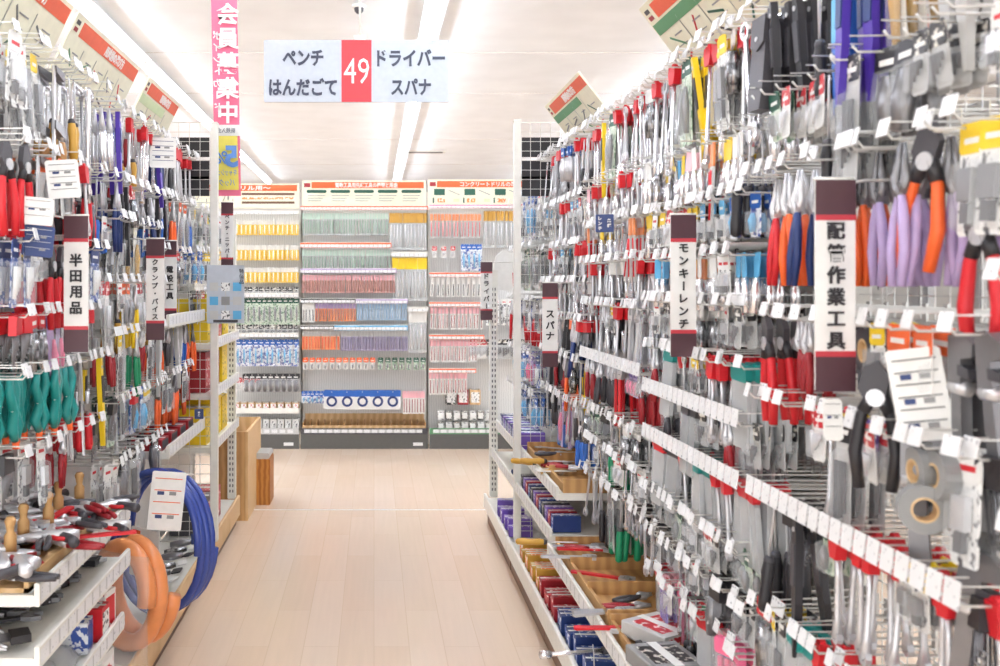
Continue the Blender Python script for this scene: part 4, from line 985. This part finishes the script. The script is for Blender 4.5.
# wrapped parcels on the left deck beyond the hoses
for i in range(6):
    put('bgk' if i % 2 else 'bgw', (-.91, 4.3+.13*i, .19+.02), pi/2+R(rnd.uniform(-20, 20)), f'{"black" if i % 2 else "white"}-topped bag lying on left deck past the hoses', 'bags on the left deck past the hoses', True, tilt=R(80))
for yy, zz in ((4.3, .80), (4.5, .80), (4.7, .80), (4.9, .80)):
    carton((-1.02, yy, zz), (.14, .15, .05), 'dred', 'dark', 'flat dark red case on the shelf before left grid', pi/2, 'dark red cases on the shelf before the left grid', 'tool_case', 'case')
for i, (yy, zz, c1, d) in enumerate(((5.28, .95, 'dred', (.2, .2, .22)), (5.55, .95, 'dred', (.2, .2, .2)), (5.3, .66, 'yellow', (.22, .2, .2)), (5.6, .66, 'yellow', (.22, .2, .22)), (5.85, .66, 'yellow', (.2, .2, .2)),
                                    (5.85, .95, 'yellow', (.2, .2, .22)), (5.35, 1.22, 'yellow', (.2, .2, .24)), (5.65, 1.22, 'green', (.2, .2, .1)), (5.9, 1.22, 'yellow', (.18, .2, .26)), (5.3, .165, 'dark', (.2, .2, .2)), (5.6, .165, 'dred', (.2, .2, .18)))):
    nm = {'dred': 'dark red', 'yellow': 'yellow', 'green': 'green', 'dark': 'black'}[c1]; pos = {.95: 'middle', .66: 'lower', 1.22: 'upper', .165: 'bottom'}[zz]
    dist = ['front', 'second', 'rear'][0 if yy < 5.45 else 1 if yy < 5.75 else 2]
    carton((-1.02, yy, zz), d, c1, 'print_yk' if c1 == 'yellow' else 'print_rk', f'{nm} case, {dist} on {pos} shelf past the left grid', pi/2, None, 'tool_case', 'case')
# wooden end box and block
def wooden_box():
    o = empty('wooden_bin', (-.93, 5.93, 0), 'tall pale wooden bin at the far end of left run', 'wooden bin')
    for n, c, d in (('front_panel', (0, -.35, .29), (.22, .018, .58)), ('rear_panel', (0, .33, .29), (.22, .018, .58)), ('side_panel', (.11, -.01, .29), (.018, .70, .58)), ('side_panel', (-.11, -.01, .29), (.018, .70, .58)), ('bottom_panel', (0, 0, .01), (.21, .66, .02))):
        b_ = MB(); b_.box(c, d, 'wood' if 'front' in n else 'lwood'); part(n, b_, o)
    o.location = (-.94, 6.55, 0)
wooden_box()
o = empty('wooden_block', (-.78, 6.75, 0), 'orange-brown wooden block standing beyond the wooden bin', 'wooden block')
part('block', MB().rbox(-.055, .055, -.12, .12, 0, .32, 'owood', .006), o); part('top_cap', MB().rbox(-.05, .05, -.11, .11, .32, .36, 'lgrey', .01), o)
# pamphlet rack and poster on left pole
o = empty('product_poster', (-.79, 5.056, 1.335), 'pale blue product leaflet below the pliers and nippers sign', 'poster')
a = MB(); a.prism(rrect(.20, 0, .31, .004), 0, .002, 'signwhite'); part('sheet', a, o)
t = MB()
for j in range(3): t.box((0, -.0006, .045+.075*j), (.17, .0004, .008), 'lgrey')
t.box((0, -.0006, .11), (.006, .0004, .2), 'lgrey')
for i in range(3):
    for j in range(3): t.box((-.062+.062*i, -.001, .045+.075*j), (.045, .001, .045), ['lgrey', 'print_wk', 'sky', 'grey'][(i+2*j) % 4])
t.box((.0, -.001, .012), (.13, .001, .014), 'dark'); part('pictures', t, o)
tx = letters('特価品', .026, 'inktext', True, .01); tx.v = [(p+.085, q-.001, s_+.25) for p, q, s_ in tx.v]; part('lettering', tx, o)
# right end: white rounded panel behind the grid
o = empty('rounded_panel', (.99, 6.42, 1.50), 'white round-shouldered panel behind the right wire grid', 'panel')
part('panel', MB().prism([(-.18, 0), (.18, 0), (.18, .20), (.165, .245), (.12, .27), (-.06, .285), (-.12, .27), (-.165, .23), (-.18, .17)], 0, .03, 'paper'), o)
part('bracket', MB().tube([(.1, .035, .05), (.17, -.1, .05), (.17, -.26, .05)], .006, 'enamel', 6), o)
part('red_mark', MB().prism([(-.05, .02), (-.035, .02), (-.025, .12), (-.055, .12)], -.003, 0, 'red'), o)
# goods on the right trays
for (y0, y1, z, lab) in ((2.35, 3.1, .42, 'in the near right low wooden tray'), (3.2, 4.05, .42, 'in the farther right low wooden tray')):
    heap(['adj', 'adjr', 'plS', 'adj', 'plB', 'sdy'], (.84, 1.02), (y0, y1), z, 10, lab, ang=(60, 120))
heap(['plB', 'sdy', 'wr', 'plS', 'cgd'], (.88, 1.05), (4.2, 5.0), .66, 9, 'in the wooden tray by the spanner sign', near=False, ang=(50, 130))
for i in range(12): carton((.84, 4.16+.078*i, .465), (.06, .12, .07), ['navy', 'dred', 'purple', 'dark'][i % 4], ['print_bw', 'print_rk', 'print_pp', 'print_kw'][i % 4], ['navy', 'dark red', 'purple', 'black'][i % 4]+' box on middle shelf below the spanner sign', -pi/2, 'small boxes on middle shelf below spanner sign', 'carton')
for j, (y0, n, c, pr, nm) in enumerate(((2.32, 9, 'dark', 'print_kw', 'black'), (3.0, 6, 'navy', 'print_bw', 'navy blue'), (3.45, 6, 'navy', 'print_bw', 'dark blue'), (3.9, 5, 'dred', 'print_rk', 'dark red'), (4.28, 8, 'gold', 'print_ow', 'amber'), (5.2, 8, 'purple', 'print_pp', 'purple'))):
    for i in range(n): carton((.80+.01*(i % 2), y0+.075*i, .166), (.066, .13, .055+.012*((i*5) % 3)), c, pr, f'{nm} package on the bottom deck of right run', -pi/2+R(rnd.uniform(-8, 8)), f'{nm} packages on bottom right deck', 'tool_carton')
for i in range(8): carton((.86, 5.2+.1*i, .645), (.08, .14, .09), ['purple', 'navy'][i % 2], 'print_wb', ['purple', 'navy'][i % 2]+' box on the shelf behind tall right pole', -pi/2, 'boxes on the shelf behind tall right pole', 'carton')
# things at the bottom right corner
o = empty('torque_wrench', (.68, 3.25, .285), 'long steel bar tool sticking out over the floor', 'tool', (R(0), R(4), R(20)))
part('bar', MB().tube([(-.09, 0, 0), (.12, 0, 0)], .008, 'chrome', 8), o); part('socket', MB().tube([(-.125, 0, 0), (-.09, 0, 0)], .014, 'chrome', 10), o); part('handle', MB().tube([(.12, 0, 0), (.2, 0, .0)], .014, 'dark', 8), o)
for i, (x, y, z, rz, c, f_, lab) in enumerate(((.84, 2.74, .43, 10, 'grey', 'print_kw', 'grey boxed tool set at the bottom right corner'), (.90, 2.98, .43, 30, 'lgrey', 'print_rk', 'grey box with red printing in low right tray'))):
    carton((x, y, z), (.16, .18, .05), c, f_, lab, R(rz), None, 'tool_set_box', 'tool set')
def sign_card(x, y, z, w_, h, txt, label, side, yaw, c='navy'):
    o = empty('price_card', (x, y, z), label, 'price card', (0, 0, R(yaw)))
    part('card', MB().prism(rrect(w_, -h, 0, .003), 0, .002, c), o)
    if txt:
        cols = txt.split('/'); m_ = MB()
        for i, t_ in enumerate(cols):
            q = letters(t_, h*.24, 'paper', True, .03, 1.15); q.v = [(p+w_*(.25-.5*i if len(cols) > 1 else 0), r_-.001, s_-h/2) for p, r_, s_ in q.v]; m_.join(q)
        part('lettering', m_, o)
    part('stem', MB().tube([(0, .003, -.0), (0, .02, .03), (0, .08, .04)], .002, 'wire', 5), o)
sign_card(.84, 3.46, 1.80, .065, .065, '各種/レンチ', 'small navy card with white lettering among hung spanners', 1, -20)
sign_card(.70, 3.02, .33, .06, .055, '特価/工具', 'small navy card at the bottom right shelf edge', 1, -10)
sign_card(.80, 5.35, .5, .055, .06, '特価', 'small navy card on shelf behind tall right pole', 1, -10)
sign_card(-.875, 4.75, .92, .045, .05, '特価', 'small navy card hung at the left wire grid', -1, 10)
sign_card(-.885, 4.75, .30, .06, .055, '特価', 'small navy card on wrapped goods of left deck', -1, 30)
# leaflets and large cards of the near bays
def leaflet(x, y, z, w_, h, label, yaw, roll, c1='paper', c2='midgrey', n=6, body=True):
    o = empty('instruction_card', (x, y, z), label, 'card', (R(-4), R(roll), R(yaw)))
    part('card', MB().prism(rrect(w_, -h, 0, .005), 0, .002, c1), o)
    t = MB()
    for i in range(n):
        t.box((0, -.001, -h*(.12+.8*i/n)), (w_*.8, .001, h*.014), c2)
        if i % 2: t.box((-w_*.2, -.001, -h*(.17+.8*i/n)), (w_*.2, .001, h*.06), 'navy'); t.box((w_*.15, -.001, -h*(.17+.8*i/n)), (w_*.2, .001, h*.06), 'grey')
    part('print', t, o)
leaflet(.905, 1.60, 1.44, .082, .155, 'tilted white instruction card in front of the pipe tools', -25, -9)
leaflet(.83, 1.72, 1.34, .035, .075, 'white price card hanging right under the pipe tool sign', 0, 0, n=3)
leaflet(-.90, 2.55, 1.78, .08, .075, 'white drawing card on a blue card at near left', 20, 4, n=3)
leaflet(-.90, 2.56, 1.705, .08, .085, 'blue card hanging below the white drawing card', 20, 6, 'navy', 'lgrey', n=4)
leaflet(-.89, 2.70, 1.90, .09, .11, 'white leaflet above the soldering sign', 25, -6, n=5)
leaflet(-.795, 3.70, .815, .13, .225, 'white header card on the coiled blue hose', 12, 6, 'paper', 'orange', n=4)
leaflet(-.90, 4.05, 2.17, .11, .13, 'white and navy bottle-print card near the left grid', 15, 0, 'paper', 'navy', n=5)
for i, (k, x, y, z, rz, lab) in enumerate((('cut', .94, 1.60, 1.81, -70, 'large pipe cutter with orange-red grips at the right edge'), ('cutR', .96, 1.50, 1.68, -80, 'red-gripped cutter beside the big pipe cutter'), ('pw', .92, 1.62, 1.30, -40, 'grey steel bender head tool at the lower right'),
        ('pw', .95, 1.50, 1.12, -60, 'dark pipe wrench hanging low at right edge'), ('cutK', .90, 1.70, 1.40, -40, 'black crimping tool beside the tilted white card'), ('rg', .90, 1.56, 1.22, -20, 'grey round tape roll near right edge'))):
    put(k, (x, y, z), R(rz), lab, None, True, roll=R(rnd.uniform(-8, 8)))
o = empty('tape_dispenser', (-.868, 2.95, .07), 'black rubber tag hanging from the left front lip', 'tag'); part('strap', MB().tube([(0, 0, .14), (.01, 0, .08)], .002, 'dark', 5), o); part('body', MB().tube([(.012, 0, .08), (.014, 0, .0)], [.009, .011], 'black', 8), o); o.name = 'rubber_tag'; o.location = (-.84, 3.25, .03)
# goods of the far unit floor
for i in range(14): carton((bx(440)+.075*(i % 7), BY+.12, .16+.1*(i//7)), (.06, .08, .08), ['print_kw', 'print_wk'][i % 2], 'paper', 'small dark and white box on the lower right far unit', 0, 'small boxes on the lower right far unit')
for i in range(3): carton((bx(450+12*i), BY+.15, .40), (.1, .1, .14), ['print_kw', 'dred', 'lwood'][i], 'print_wk', ['black', 'dark red', 'tan'][i]+' box stacked on right far unit', 0)
for i in range(9): carton((bx(238)+.07*i, BY+.14, .165), (.06, .1, .1), 'paper', 'print_wk', 'white carton on the base of left far unit', 0, 'white cartons on the base of left far unit')
for i in range(9): carton((bx(238)+.07*i, BY+.14, .36), (.06, .1, .06), 'lwood', 'print_wr', 'tan carton on the shelf of left far unit', 0, 'tan cartons on the shelf of left far unit')
o = empty('display_shelf', (bx(266), BY+.15, .345), 'narrow white shelf low on the left far unit', 'shelf'); part('shelf_board', MB().box((0, 0, 0), (.66, .26, .02), 'enamel'), o); part('front_edge', MB().box((0, -.13, .01), (.66, .01, .05), 'rail'), o)
flush()
o = mk('display_hooks', bulk_hooks.mesh('display_hooks')); tag(o, 'many thin wire display hooks carrying the packs of the distant bays', 'hooks', None, 'stuff')
# ceiling details
o = empty('security_camera', ((359-374)*8.5/950, 8.5, 4.04), 'small white dome camera on the ceiling below aisle sign', 'camera'); part('base', MB().lathe([(.06, .0), (.06, -.03)], 'offwhite', 14), o); part('dome', MB().lathe([(.045, -.03), (.04, -.06), (.02, -.08)], 'dark', 14), o)
o = empty('ceiling_vent', (.95, 18, 4.045), 'long narrow ceiling vent near the far boards', 'vent'); part('frame', MB().box((0, 0, -.01), (.8, .25, .02), 'offwhite'), o); part('grille', MB().box((0, 0, -.022), (.7, .15, .006), 'dark'), o)
# neighbour aisle behind the open wire back
for j in range(4):
    u = empty('shelving_unit', (3.3, 1.2+1.0*j, 0), f'shelving unit of the neighbouring aisle, seen through wire, {ORD[j]} from the near end', 'shelving unit')
    part('back_panel', MB().box((.2, 0, 1.05), (.02, .97, 2.1), 'brown'), u)
    for k in range(5): part('shelf', MB().box((0, 0, .2+.42*k), (.4, .97, .025), 'enamel'), u)
    for k in range(5):
        for i in range(6): carton((3.22, 1.2+j-.4+.16*i, .213+.42*k), (.13, .2, .16+.1*((i*3+k) % 3)/2), ['dark', 'brown', 'dred', 'grey', 'gold'][(i+k+j) % 5], 'print_kw', 'boxed goods on a shelf of the neighbouring aisle', -pi/2, 'boxed goods in the neighbouring aisle', 'merchandise_box')
